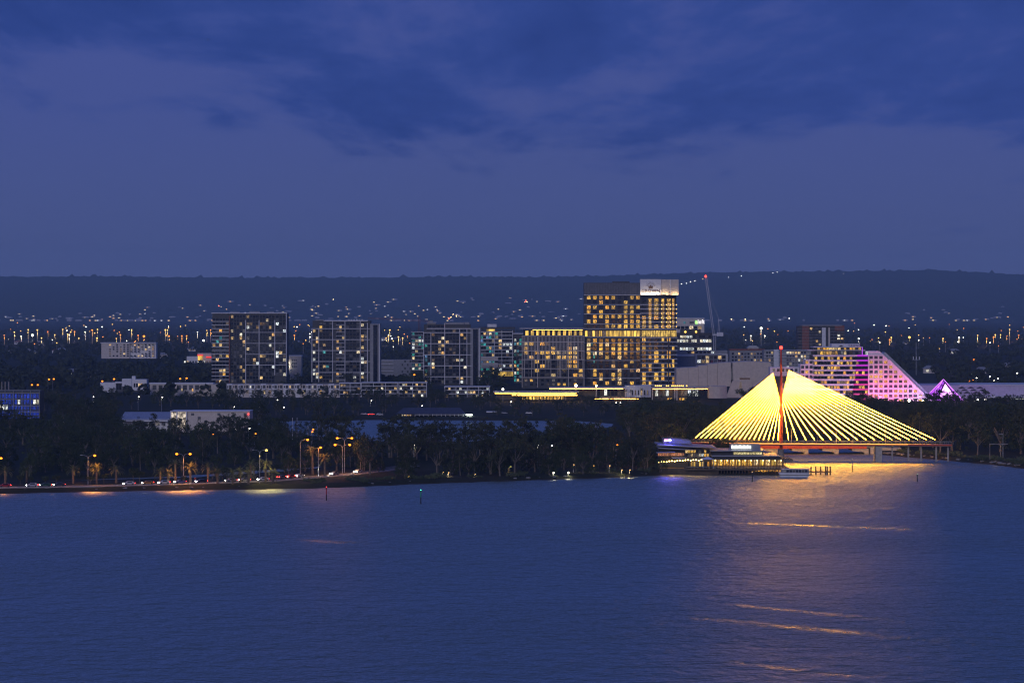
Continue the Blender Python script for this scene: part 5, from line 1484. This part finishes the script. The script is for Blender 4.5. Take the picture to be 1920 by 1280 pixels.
street_lamp(597, 838, 1050, (1,), E_SOD, 2400, (1, .33, .04), 'deep orange street lamp above the orange lit palm', None, (1,), armlen=0.9, omni=1500)
street_lamp(646, 820.5, 1075, (-1, 1), E_SOD, 1800, SOD, 'taller double sodium lamp in the cluster at the road bend', None, (-1, 1), armlen=3.0, omni=1100)
street_lamp(642, 833, 1065, (-1, 1), E_SOD, 1800, SOD, 'lower double sodium lamp in the cluster at the road bend', None, (-1, 1), armlen=3.0, omni=1100)
street_lamp(-3, 858, 990, (1,), E_SOD, 2600, SOD, 'sodium street lamp over the end palm of the row', None, (1,), armlen=1.0)
for px, py, D in ((585, 804, 1250), (583.5, 808.5, 1240), (477, 812, 1290), (398, 813.5, 1290), (754, 810.5, 1300), (1189, 791, 1400), (376, 804, 1330), (1155, 833, 1120)):
    street_lamp(px, py, D, (1,), E_SOD, 350, SOD, 'small sodium lamp glimpsed among the dark park trees', 'lamps among the trees', (1,), armlen=.6, rad=.42)
for px, py, D in ((466, 802, 1300), (440, 805, 1310), (303, 744, 1700), (259, 743, 1720), (174, 743, 1700), (174, 753, 1690), (519, 749, 1750), (531, 763, 1700), (485, 762, 1700), (438, 762, 1700), (957, 752, 1800), (790, 760, 1760), (695, 750, 1790), (1154, 754, 1800), (1162, 754, 1810), (118, 790, 1450), (776, 833, 1110), (988, 834, 1120), (1008, 834.5, 1115), (1033, 834, 1120)):
    street_lamp(px, py, D, (1,), E_LAMPW, 250, (1, .88, .6), 'small white park lamp glimpsed among the dark trees', 'white lamps among the trees', (1,), armlen=.5, rad=.3)
# lit shore path lamps at the foot of the belt
for px, py, D in ((1037, 885, 1058), (1065, 885, 1060)):
    street_lamp(px, py, D, (1,), E_LAMPW, 350, (1, .9, .6), 'low white bollard lamp on the shore path below the gum belt', 'bollard lamps on the shore path', (1,), armlen=.2, rad=.3)
for px, py, D in ((1075, 870, 1075), (1112, 872, 1075), (1142, 872, 1075), (1165, 880, 1070), (830, 884, 1055), (765, 892, 1045), (840, 885, 1050), (890, 888, 1050), (956, 870, 1075), (735, 895, 1040), (1180, 880, 1068)):
    street_lamp(px, py, D, (1,), E_LAMPY, 420, (1, .8, .35), 'short yellow lamp lighting trunks at the foot of the gum belt', 'trunk lights in the gum belt', (1,), armlen=.3, rad=.2)
# paired orange lamps over the left suburb
for px, py in ((58, 721), (69, 721), (90, 710.5), (99, 710), (190, 714), (212, 710), (336, 709.5), (348, 708.5)):
    street_lamp(px, py, 2060, (1,), E_LAMPO, 900, SOD, 'sodium lamp on a tall pole over the houses by the white terrace', 'lamps over the white terraces', (1,), armlen=.8, rad=.8)
street_lamp(775, 702, 2050, (1,), E_LAMPO, 900, SOD, 'sodium lamp beside the third apartment tower', None, (1,), armlen=.8, rad=.8)

# flagpoles / net masts before the inlet
for i, (px, y0, y1, D) in enumerate(((548.5, 784, 815, 1330), (557, 784, 815, 1310), (577.5, 800, 820, 1280))):
    r = empty('net_mast', (PX(px, D), D, LAND)); h = PZ(y0, D) - LAND
    MB().tube((0, 0, 0), (0, 0, h), .14, .09, 6).build('pole', M_WHITE, r); MB().ball((0, 0, h + .1), .18, 6, 4).build('finial', M_WHITE, r)
    tag(r, 'tall thin white mast standing before the inlet', 'mast', 'thin masts before the inlet')
# road sign
D = 1004; r = empty('road_sign', (PX(366, D), D, LAND)); tag(r, 'small red and white road sign on a post beside the palms', 'sign')
MB().tube((0, 0, 0), (0, 0, 2.4), .05, .05, 6).build('post', M_STEEL, r)
MB().tube((0, -.06, 2.2), (0, -.02, 2.2), .42, .42, 12).build('panel', M_RED, r); MB().box(-.3, .3, -.1, -.06, 1.2, 1.6).build('plate', M_WHITE, r)

# right bank: lookout shelter, posts, rocks
D = 1165; r = empty('shore_shelter', (PX(1866, D), D, LAND)); tag(r, 'thin posted frame shelter on the right bank beside pale rocks', 'shelter')
sx_ = lambda px: (px - 1866) * D / F
for px in (1856, 1876): MB().tube((sx_(px), 0, 0), (sx_(px), 0, PZ(832, D) - LAND), .14, .14, 6).build('post', M_DKCONC, r)
MB().box(sx_(1855), sx_(1890), -.15, .15, PZ(833, D) - LAND, PZ(831.5, D) - LAND).build('beam', M_DKCONC, r)
MB().tube((sx_(1883), 3, 0), (sx_(1883), 3, PZ(813, D) - LAND), .12, .08, 6).box(sx_(1875), sx_(1883), 2.9, 3.1, PZ(814.5, D) - LAND, PZ(813.8, D) - LAND).build('pole', M_STEEL, r)
point_light(r, (sx_(1866), -2.5, 2.0), 120, (1, .72, .3), .3)
def rock(x, D, s, label, group):
    rg = np.random.default_rng(int(abs(x * 100 + D)) % 100000)
    m = MB().ball((0, 0, 0), 1.0, 9, 6, .7); v = np.array(m.v); v *= (1 + .22 * np.sin(v[:, :1] * 5 + x) * np.cos(v[:, 1:2] * 4 + D)); v *= s * np.array([1.3, 1, .8])
    o = mesh_obj('rock', v, m.f, M_DKCONC); o.location = (x, D, LAND * .5 + s * .15); tag(o, label, 'rock', group)
for k in range(46):
    px = random.uniform(1655, 1915); y = np.interp(px, [1640, 1700, 1765, 1800, 1850, 1920], [851, 857, 862, 866, 870, 878]) - random.uniform(.6, 2.4)
    D = GD(y); rock(PX(px, D), D, random.uniform(.4, 1.0), 'rough grey boulder on the waterline by the bridge end', 'boulders by the bridge end')
for k in range(60):
    px = random.uniform(0, 1230); y = np.interp(px, [0, 150, 330, 480, 600, 700, 780, 900, 1000, 1100, 1200, 1245], [925.5, 922, 919, 917, 915, 911, 907.5, 903, 900, 897, 893, 889.5]) - random.uniform(.5, 1.5)
    D = GD(y); rock(PX(px, D), D, random.uniform(.35, .8), 'small grey boulder in the river wall below the road and belt', 'boulders of the river wall')

# ================================================================== MID-DISTANCE BUILDINGS
# blue lit office
b = Bld('blue_office', 'four storey office washed in blue light behind the park trees', 1590, 30)
b.box('core', M_DARK, -60, 74, 733, 790, 0, 16)
E_BLUE = lit_window('blue_washed_pane', [(.02, .06, .75), (.03, .10, .85), (.02, .05, .6)], .25, .7)
b.wins(-55, 73.5, 737, 790, 22, 5, lambda i, j: (L_WHITE if (j == 1 and i in (15, 20, 21)) or (j == 2 and i in (9, 10, 11)) else E_BLUE), .3, .22, -.05)
for k in range(9): b.fin(M_GREY, -54 + k * 16, 731, 790, .35, .9)
for py in (731.5, 736.5, 748.5, 760.5, 772): b.slab(M_GREY, -58, 75.5, py, .4, 1.0)
for px in (0, 6, 13): MB().tube((b.X(px), 6, b.Z(731)), (b.X(px), 6, b.Z(716)), .2, .2, 6).build('flue', M_CREAM, b.r)
# white sheds
b = Bld('boat_shed', 'long pale shed with grey sheet roof left of the white box', 1425, 270)
b.box('wall', M_WHITE, 230, 316, 785, 814, 0, 14)
MB().v
m = MB(); m.v += [(b.X(226), -1.2, b.Z(785.5)), (b.X(322), -1.2, b.Z(785.5)), (b.X(320), 12, b.Z(773.5)), (b.X(228), 12, b.Z(773.5)), (b.X(226), -1.2, b.Z(786.6)), (b.X(322), -1.2, b.Z(786.6)), (b.X(320), 12, b.Z(775)), (b.X(228), 12, b.Z(775))]
m.f += [(0, 1, 2, 3), (7, 6, 5, 4), (0, 4, 5, 1), (1, 5, 6, 2), (2, 6, 7, 3), (3, 7, 4, 0)]
m.build('roof', M_ROOF, b.r)
b.box('awning', M_WHITE, 232, 316, 787, 789.5, -3, -.02)
b.wins(246, 312, 791, 797, 6, 1, lambda i, j: L_DIM if i in (1, 4) else M_GLASSB, .35, .05)
b.box('door', mat('teal_door', (.02, .25, .24), .6), 258, 272, 805, 813, -.12, -.02)
b = Bld('clubhouse', 'white box clubhouse with a lit gold foliage panel in its end wall', 1420, 394)
b.box('wall', M_CREAM, 331, 468, 771.5, 816, 0, 18)
b.box('parapet', M_WHITE, 319, 468.5, 770.2, 771.5, -.5, 18)
b.box('frame', M_WHITE, 319.5, 321.5, 771.5, 816, -.8, 16); b.box('frame', M_WHITE, 331, 333, 771.5, 816, -.8, -.02); b.box('frame', M_WHITE, 349, 351, 771.5, 816, -1.0, -.02)
b.box('lit_panel', lit_window('gold_foliage_panel', [(1, .62, .22)], .75, .8, (7, 1, 7)), 321.5, 349, 772.5, 802, -.35, -.02)
b.wins(355, 466, 773, 800, 9, 4, lambda i, j: M_GLASSB if (i * 3 + j * 5) % 4 == 0 else None, .55, .35, -.02)
MB().ball((b.X(466), -.8, b.Z(776)), .4, 8, 5).build('wall_lamp', E_LAMPR, b.r)
# white modern houses and long row
b = Bld('white_house', 'stacked white modern house with lit terrace above the dark trees', 2040, 231, 'house')
b.box('left_wing', M_WHITE, 188, 217, 717, 735, 0, 10); b.box('upper_box', M_WHITE, 229, 247, 710, 724, -1, 10); b.box('upper_box', M_WHITE, 247, 275, 711, 732, 0, 10); b.box('chimney', M_WHITE, 246.5, 253, 705, 711, 2, 6)
b.box('core', M_DARK, 217, 272, 718, 735, 1, 10); b.box('roof', M_WHITE, 216, 230, 715.5, 718, -1, 8)
b.wins(218, 246, 720, 731, 6, 1, chooser(.45, [L_WARM, L_WHITE]), .3, .1, .95)
b.wins(250, 268, 718, 726, 4, 1, chooser(.1), .3, .1, -.02)
b = Bld('terrace_row', 'long low pale building row with dark recesses beside the white house', 1985, 340)
b.box('wall', M_CREAM, 281, 415, 720, 742, 0, 10); b.box('parapet', M_WHITE, 280, 400, 717.5, 720, -.6, 10)
b.wins(284, 398, 721.5, 731, 10, 1, lambda i, j: M_DARK if i % 2 else M_GLASSB, .35, .05, -.02)
for px in (340, 360, 392): b.box('lit_door', L_WARM, px, px + 2.5, 728, 733, -.15, -.02)
# townhouse row in units
for k in range(20):
    px = 425 + k * 10.6
    b = Bld('townhouse', 'narrow pale townhouse with balcony recess in the long row below the towers', 1962, px + 5, 'house', 'townhouses in the long row')
    b.box('wall', M_CREAM if k % 2 else M_WHITE, px, px + 10.4, 719.5 + (0.8 if k % 3 else 0), 746, 0, 9)
    b.box('recess', M_DARK, px + 4.6, px + 9.2, 722, 728, -.1, -.02)
    b.box('balcony', M_WHITE, px + 4.2, px + 9.6, 728, 730.2, -1.2, -.03)
    b.box('window', random.choice([M_GLASS, M_GLASS, L_WARM, L_WHITE, M_GLASSB]), px + 1.2, px + 3.2, 723, 727, -.1, -.02)
    b.box('garage', random.choice([M_GLASS, M_DARK, L_DIM, L_WARM]), px + 5, px + 9, 732, 738, -.1, -.02)
def lowblock(px0, px1, py0, label, lit=.25, D=1962):
    b = Bld('low_apartments', label, D, (px0 + px1) / 2)
    b.box('core', M_DARK, px0, px1, py0 + 1, 746, 0, 12)
    b.box('roof_slab', M_WHITE, px0 - 1, px1 + 1, py0, py0 + 1.3, -1.2, 12)
    n = max(2, int((746 - py0) / 7))
    for k in range(1, n): b.slab(M_WHITE, px0 - .5, px1 + .5, py0 + 7 * k, .4, 1.2)
    for px in np.linspace(px0, px1, max(2, int((px1 - px0) / 20)) + 1): b.fin(M_WHITE, px, py0, 744, .4, 1.25)
    b.wins(px0 + 1, px1 - 1, py0 + 1.5, py0 + 7 * n, max(3, int((px1 - px0) / 5)), n, chooser(lit, None, .3), .2, .35)
lowblock(637, 676, 717.5, 'white framed low apartments at the end of the townhouse row')
lowblock(678, 745, 716.5, 'wide low apartments with white bands left of the third tower', .12)
lowblock(748, 800, 716.5, 'low apartments with warm corner rooms below the third tower', .35)
lowblock(834, 918, 724, 'low framed apartments with gold rooms beside the dark terrace end', .3, 1945)
b = Bld('apartment_block', 'mid height pale block with small square windows beside the red finned tower', 2300, 552)
b.box('wall', M_CREAM, 538, 565, 667, 712, 0, 12); b.box('roof', M_WHITE, 538, 566, 666, 668, -.6, 12)
b.wins(546, 557, 672, 690, 3, 3, lambda i, j: M_DARK, .5, .5)
for py in (680, 687): MB().ball((b.X(540), -1, b.Z(py)), .9, 8, 5).build('wall_lamp', E_LAMPW, b.r)
b = Bld('apartment_block', 'low grey block with dark window slots between the second and third towers', 2350, 756)
b.box('wall', M_GREY, 715, 775, 674, 712, 0, 12)
for k in range(5): b.slab(M_WHITE, 714, 738, 676 + k * 6.5, .4, 1.2)
b.wins(752, 772, 674, 700, 4, 4, lambda i, j: M_DARK if (i + j) % 2 else None, .4, .4)
# cream apartments on the plain
b = Bld('apartment_block', 'cream six storey apartment block standing in trees on the plain', 3000, 245)
b.box('wall', M_CREAM, 190, 243, 643, 672, 0, 14); b.box('wall', M_WHITE, 243, 292, 643, 672, 3, 14); b.box('roof', M_WHITE, 188, 293, 641.8, 643, -.8, 14)
b.wins(203, 290, 644.5, 669, 13, 6, lambda i, j: (M_GLASS if i % 3 else L_DIM) if random.random() < .7 else L_WARM if random.random() < .3 else None, .5, .4)
b = Bld('shop', 'small white shop with red lit fascia left of the red finned tower', 2900, 388, 'shop')
b.box('wall', M_WHITE, 350, 372, 668, 680, 0, 8); b.box('core', M_CREAM, 370, 396, 662, 680, 2, 10); b.box('lit_front', L_HALL, 371, 379, 667, 675, -.2, 1.9); b.box('fascia', emis('red_fascia', (1, .06, .04), 1.2), 370, 380, 665, 666.8, -.3, 1.9); b.box('fascia', emis('red_fascia', (1, .06, .04), 1.2), 386, 396, 668.5, 670.5, .5, 1.9)
b.wins(344, 396, 676, 680, 10, 1, chooser(.5, [L_WHITE, L_WARM]), .5, .2, -.3)
# rowing shed on the inlet shore
b = Bld('rowing_shed', 'long open rowing shed with white fence and bright lamp on the inlet shore', 1625, 815)
m = MB(); m.v += [(b.X(742), -1, b.Z(776)), (b.X(872), -1, b.Z(776)), (b.X(862), 8, b.Z(765)), (b.X(756), 8, b.Z(765)), (b.X(742), 16, b.Z(776)), (b.X(872), 16, b.Z(776))]
m.f += [(0, 1, 2, 3), (1, 5, 2), (5, 4, 3, 2), (4, 0, 3), (0, 4, 5, 1)]
m.build('roof', mat('dark_slate_roof', (.05, .055, .08), .6), b.r)
b.box('back_wall', M_DARK, 745, 870, 776, 786, 8, 8.4)
for k in range(16): b.box('post', M_WHITE, 745 + k * 8.2, 745.8 + k * 8.2, 776, 786, -.6, -.3)
b.box('rail', M_WHITE, 778, 884, 776.6, 777.4, -.8, -.65)
b.wins(746, 776, 777.5, 784, 6, 1, chooser(.9, [L_WARM, L_DIM]), .3, .1, 7.8)
b.box('lamp', emis('cool_bright_lamp', (.9, 1, .85), 18, 'FRONT'), 875, 885, 776.2, 778.4, -.8, -.5)
b.box('landing', M_CONC, 770, 886, 787.2, 788.2, -13, -4)
point_light(b.r, (b.X(880), -2.5, b.Z(778)), 900, (.85, 1, .85), .4)
b = Bld('kiosk', 'small flat roofed kiosk right of the rowing shed', 1680, 921, 'kiosk')
b.box('wall', M_DARK, 914, 930, 773, 784, 0, 5); b.box('roof', M_WHITE, 912, 932, 771, 773, -1, 6); b.box('window', L_DIM, 916, 926, 774.5, 777, -.1, -.02)
def parked(px, py, D, label, col, red=False):
    r = empty('parked_car', (PX(px, D), D, LAND), random.uniform(-.2, .2)); pm = mat('parked_paint_%d' % int(col[0] * 100), col, .3, .1, .05)
    MB().prism([(-2.1, .35), (2.1, .35), (2.15, .75), (1.25, .92), (0.65, 1.42), (-1.15, 1.45), (-1.9, .95), (-2.15, .9)], -.85, .85).build('body', pm, r)
    MB().prism([(-1.05, .98), (1.0, .95), (0.6, 1.36), (-1.0, 1.38)], -.87, .87).build('side_glass', M_GLASS, r)
    for sx in (-1.3, 1.3): MB().tube((sx, -.9, .33), (sx, -.7, .33), .33, .33, 10).build('wheel', M_TYRE, r)
    if red:
        for sy in (-.6, .6): MB().box(-2.26, -2.14, sy - .2, sy + .2, .7, .95).build('tail_light', E_TAIL, r)
        MB().box(-2.0, 2.0, -.92, -.86, .75, .85).build('side_marker', emis('red_marker', (1, .04, .03), 4), r)
    tag(r, label, 'car')
parked(697, 780, 1640, 'red lit car parked on the inlet shore beside the rowing shed', (.3, .05, .05), True)
parked(683, 780, 1645, 'pale car parked beyond the red lit car on the inlet shore', (.5, .5, .5))
parked(712, 780, 1638, 'white car parked between the red lit car and the rowing shed', (.62, .62, .62))
parked(945, 780, 1660, 'grey car parked beside the small kiosk', (.4, .4, .4))
parked(992, 780, 1660, 'silver car parked on the shore under the gold terrace', (.55, .55, .56))
b = Bld('red_stall', 'low stall with red lit awning under the gold terrace', 1760, 960, 'stall')
b.box('wall', M_CREAM, 940, 972, 770, 780, 0, 5); b.box('awning', emis('red_awning_glow', (1, .08, .05), .5), 945, 971, 769.5, 771.2, -2, -.02); b.box('front', L_WARM, 948, 968, 772, 777, -.1, -.02)

# ---- small houses among the trees of the plain
def house(px, py, D, w, label, group, roofm=None, lit=.5, z=LAND, base=None):
    r = empty('house', (PX(px, D), D, z if base is None else base), random.uniform(-.5, .5)); h = w * .34; rh = w * .22
    MB().box(-w / 2, w / 2, 0, w * .6, 0, h).build('wall', random.choice([M_WHITE, M_CREAM, M_CREAM]), r)
    m = MB(); m.v += [(-w * .56, -.7, h), (w * .56, -.7, h), (w * .56, w * .66, h), (-w * .56, w * .66, h), (-w * .25, w * .3, h + rh), (w * .25, w * .3, h + rh)]
    m.f += [(0, 1, 5, 4), (1, 2, 5), (2, 3, 4, 5), (3, 0, 4), (3, 2, 1, 0)]
    m.build('roof', roofm or random.choice([M_ROOF, M_GREY, M_GREY, M_BRICK]), r)
    for i in range(2): ubox('window', random.choice([L_WARM, L_WHITE]) if random.random() < lit else M_GLASS, r, -w * .3 + i * w * .4, -w * .3 + i * w * .4 + w * .18, -.12, -.02, h * .35, h * .75)
    return tag(r, label, 'house', group)
GP = 'houses among the trees of the plain'
for px, py in ((33, 640), (76, 641), (20, 657), (50, 657), (62, 658), (104, 655), (116, 656), (138, 695), (120, 695), (172, 699), (210, 663), (290, 661), (305, 664), (150, 652), (360, 652), (1790, 657), (1888, 684), (1700, 640), (1745, 690), (1840, 690), (560, 640), (745, 630), (720, 632)):
    z = 7.0; D = (H - z) * F / (py - HOR)
    house(px, py, min(D, 5200), random.uniform(10, 15), 'pale roofed house half hidden in trees on the plain', GP, base=z - 3.5 if False else 1.5, lit=.7)

# ---- light poles of the motorway and rail yards on the plain
GPOLE = 'tall lamp poles on the plain'
poles = [(27, 622, 'y'), (53, 617.5, 'y'), (70, 618, 'y'), (61, 627, 'w'), (78, 633, 'y'), (103, 627, 'y'), (118, 617, 'y'), (127, 626, 'y'), (130, 627, 'w'), (148, 633, 'y'), (173, 618, 'o'), (183, 617, 'y'), (182, 633, 'y'), (193, 631, 'o'),
         (218, 634, 'y'), (247, 617.5, 'y'), (253, 634, 'y'), (259, 628, 'o'), (270, 629, 'o'), (310, 617.5, 'y'), (314, 618, 'y'), (317, 629, 'o'), (333, 630, 'o'), (341, 629, 'o'), (388, 619, 'y'), (395, 618, 'o'), (382, 637, 'w'), (552, 628, 'o'), (540, 628, 'w'), (581, 631, 'w'),
         (731, 618, 'y'), (728, 630, 'y'), (735, 634, 'w'), (747, 631, 'y'), (755, 633, 'y'), (764, 630, 'o'), (724, 633, 'y'),
         (1427, 614, 'w'), (1408, 629, 'w'), (1434, 629, 'w'), (1705, 631, 'y'), (1707, 647, 'w'), (1635, 636, 'o'), (1647, 633, 'y'), (1668, 636, 'o'), (1671, 632, 'y'), (1768, 634, 'y'), (1833, 628, 'y'), (1863, 631, 'o'), (1866, 627, 'y'), (1876, 627, 'y'), (1888, 629, 'o'), (1893, 617, 'y'), (1910, 628, 'o'), (1798, 632, 'w'),
         (8, 628, 'o'), (40, 630, 'w'), (160, 622, 'w'), (226, 627, 'o'), (350, 629, 'o'), (370, 622, 'w'), (16, 636, 'w'), (90, 621, 'o'), (140, 621, 'o'), (1610, 634, 'w'), (1850, 634, 'o'), (690, 627, 'o'), (660, 625, 'w')]
EM = {'y': emis('pole_lamp_yellow', (1, .55, .10), 4.5), 'o': emis('pole_lamp_orange', (1, .27, .02), 3.5), 'w': emis('pole_lamp_white', (1, .97, .75), 9)}
for px, py, c in poles:
    D = random.uniform(4300, 5200); z = PZ(py, D)
    r = empty('lamp_pole', (PX(px, D), D, 1.5)); h = z - 1.5
    MB().tube((0, 0, 0), (0, 0, h), .42, .3, 5).build('pole', M_CREAM, r)
    MB().box(-1.5, 1.5, -.5, .5, h - .1, h + .4).build('lamp_head', M_STEEL, r)
    big = 2.2 if (px, py) in ((1427, 614), (1705, 631), (61, 627), (382, 637), (270, 629)) else random.choice([.8, 1.0, 1.25])
    MB().ball((0, -1.0, h - big * .5), big, 7, 4, .8).build('bulb', EM[c], r)
    point_light(r, (0, -4, h - 6), 5000, {'y': (1, .7, .2), 'o': (1, .4, .05), 'w': (1, .9, .7)}[c], 1.0)
    tag(r, {'y': 'tall pole with yellow lamp head on the far plain', 'o': 'tall pole with orange lamp head on the far plain', 'w': 'tall pole with white lamp head on the far plain'}[c], 'lamp pole', {'y': 'yellow', 'o': 'orange', 'w': 'white'}[c] + ' ' + GPOLE)
random.seed(21)
for k in range(95):
    px = random.choice([random.uniform(0, 395), random.uniform(0, 395), random.uniform(540, 585), random.uniform(712, 790), random.uniform(1370, 1500), random.uniform(1590, 1920), random.uniform(1590, 1920)])
    D = random.uniform(3600, 8500); c = random.choice('yyooww'); zt_ = random.uniform(9, 17)
    r = empty('lamp_pole', (PX(px, D), D, 1.5)); h = zt_
    MB().tube((0, 0, 0), (0, 0, h), .2, .15, 5).build('pole', M_CREAM, r)
    MB().ball((0, -.6, h), random.uniform(.6, 1.0) * D / 4800, 6, 4, .8).build('bulb', EM[c], r)
    tag(r, {'y': 'short pole with yellow lamp among far trees of the plain', 'o': 'short pole with orange lamp among far trees of the plain', 'w': 'short pole with white lamp among far trees of the plain'}[c], 'lamp pole', {'y': 'yellow', 'o': 'orange', 'w': 'white'}[c] + ' short lamps on the plain')
street_lamp(1831, 674, 3000, (-1, 1), E_LAMPO, 0, SOD, 'double orange lamp over dark trees behind the exhibition hall', None, (-1, 1), armlen=3.2, rad=1.3)
for px, py in ((1816, 713.5), (1823, 713)):
    street_lamp(px, py, 2150, (1,), E_LAMPO, 500, SOD, 'orange lamp just behind the exhibition hall roof', 'orange lamps behind the hall', (1,), armlen=.6, rad=.9)
for px, py in ((1830, 708, ), (1870, 709), (1863, 713), (1906, 699), (1855, 705)):
    street_lamp(px, py, 2200, (1,), E_LAMPW, 300, (1, .9, .6), 'small pale lamp behind the exhibition hall roof', 'pale lamps behind the hall', (1,), armlen=.5, rad=.5)
# radio mast on the right
D = 2600; r = empty('radio_mast', (PX(1718, D), D, LAND)); tag(r, 'thin lattice phone mast over the dark trees behind the pink hotel', 'mast')
lattice(MB(), (0, 0, 0), (0, 0, PZ(642, D) - LAND), .8, 18, .09).build('mast', M_STEEL, r)
for k in (-1, 0, 1): MB().box(k * 3.0 - .35, k * 3.0 + .35, -.6, .2, PZ(674, D) - LAND, PZ(668, D) - LAND).build('antenna_panel', M_WHITE, r)
MB().box(-4, 4, -.3, .3, PZ(674.5, D) - LAND, PZ(673.6, D) - LAND).build('platform', M_STEEL, r)

# ---- hillside houses and lights
GH = 'houses on the far hillside'
def hill_hit(px, py):
    for D in np.arange(12400, 17900, 60.0):
        x = PX(px, D); z = hill_z(x, D)
        if PZ(py, D) <= z: return x, D, z
    return None
hl_roof = mat('pale_hill_roof', (.30, .30, .32), .6, 0, .1)
EH = [emis('hill_light_warm', (1, .72, .3), 2.2), emis('hill_light_white', (.9, .95, 1), 2.0), emis('hill_light_amber', (1, .5, .12), 2.6)]
hm_w = {}
def hill_house(px, py, w, lit):
    h_ = hill_hit(px, py)
    if h_ is None: return
    x, D, z = h_
    r = empty('hill_house', (x, D - 25, z - 2.0), random.uniform(-.4, .4))
    ubox('wall', M_CREAM, r, -w / 2, w / 2, 0, w * .5, 0, 5.5)
    key = round(w / 3)
    if key not in hm_w:
        m = MB(); W_ = key * 3.0
        m.v += [(-W_ * .55, -1, 0), (W_ * .55, -1, 0), (W_ * .55, W_ * .55, 0), (-W_ * .55, W_ * .55, 0), (-W_ * .25, W_ * .27, 3.2), (W_ * .25, W_ * .27, 3.2)]
        m.f += [(0, 1, 5, 4), (1, 2, 5), (2, 3, 4, 5), (3, 0, 4), (3, 2, 1, 0)]
        o = m.build('roof', hl_roof); hm_w[key] = o.data; bpy.data.objects.remove(o)
    rf = link(bpy.data.objects.new('roof', hm_w[key]), r); rf.location = (0, 0, 5.51)
    if lit:
        k = random.random(); ubox('lit_window', EH[0 if k < .5 else 1 if k < .65 else 2], r, -w * .22, -w * .22 + random.uniform(4, 9), -.6, -.02, 2, random.uniform(4, 5.2))
    tag(r, ('pale house with a lit window on the far wooded hillside' if lit else 'pale unlit house on the far wooded hillside'), 'house', ('lit ' if lit else 'unlit ') + GH)
random.seed(5)
n = 0
bands = [(0, 240, 585, 612, 46), (240, 420, 574, 612, 44), (420, 800, 562, 606, 90), (800, 1095, 558, 604, 66), (1290, 1500, 590, 612, 10), (1700, 1920, 575, 606, 22), (1500, 1700, 595, 612, 6)]
for x0, x1, y0, y1, cnt in bands:
    for _ in range(cnt):
        px = random.uniform(x0, x1); py = y0 + (y1 - y0) * random.random() ** .55
        hill_house(px, py, random.choice([9, 12, 15, 18, 24, 32]), random.random() < .55)
# a few stronger lights on the slope
def hill_lamp(px, py, c, rad, label):
    h_ = hill_hit(px, py)
    if h_ is None: return
    x, D, z = h_
    r = empty('hill_lamp', (x, D - 40, z - 6)); MB().tube((0, 0, -4), (0, 0, 12), .6, .5, 5).build('pole', M_STEEL, r); MB().ball((0, 0, 12 + rad * .6), rad, 7, 5).build('bulb', c, r)
    tag(r, label, 'lamp', 'lamps on the hillside')
for px, py, k in ((1277, 535, 1), (1286, 534, 1), (1294, 531, 1), (1302, 529, 1), (1317, 527, 0), (1365, 522, 1), (1389, 520.5, 1), (1448, 514, 1), (1456, 514, 1), (986, 567, 2), (988, 570, 0), (984, 569, 2), (412, 577, 2), (850, 593, 0), (856, 596, 0), (846, 598, 0), (842, 600, 2), (1370, 613, 0), (1396, 630, 0), (626, 565, 0), (1478, 600, 1), (1172, 538, 1), (1580, 516, 1), (560, 520.9, 1)):
    hill_lamp(px, py, [emis('slope_lamp_warm', (1, .7, .3), 8), emis('slope_lamp_white', (1, .95, .85), 8), emis('slope_lamp_red', (1, .2, .1), 8)][k], 2.4, {0: 'warm lamp on the far hillside', 1: 'white lamp along the hill crest road', 2: 'reddish lamp on the far hillside'}[k])
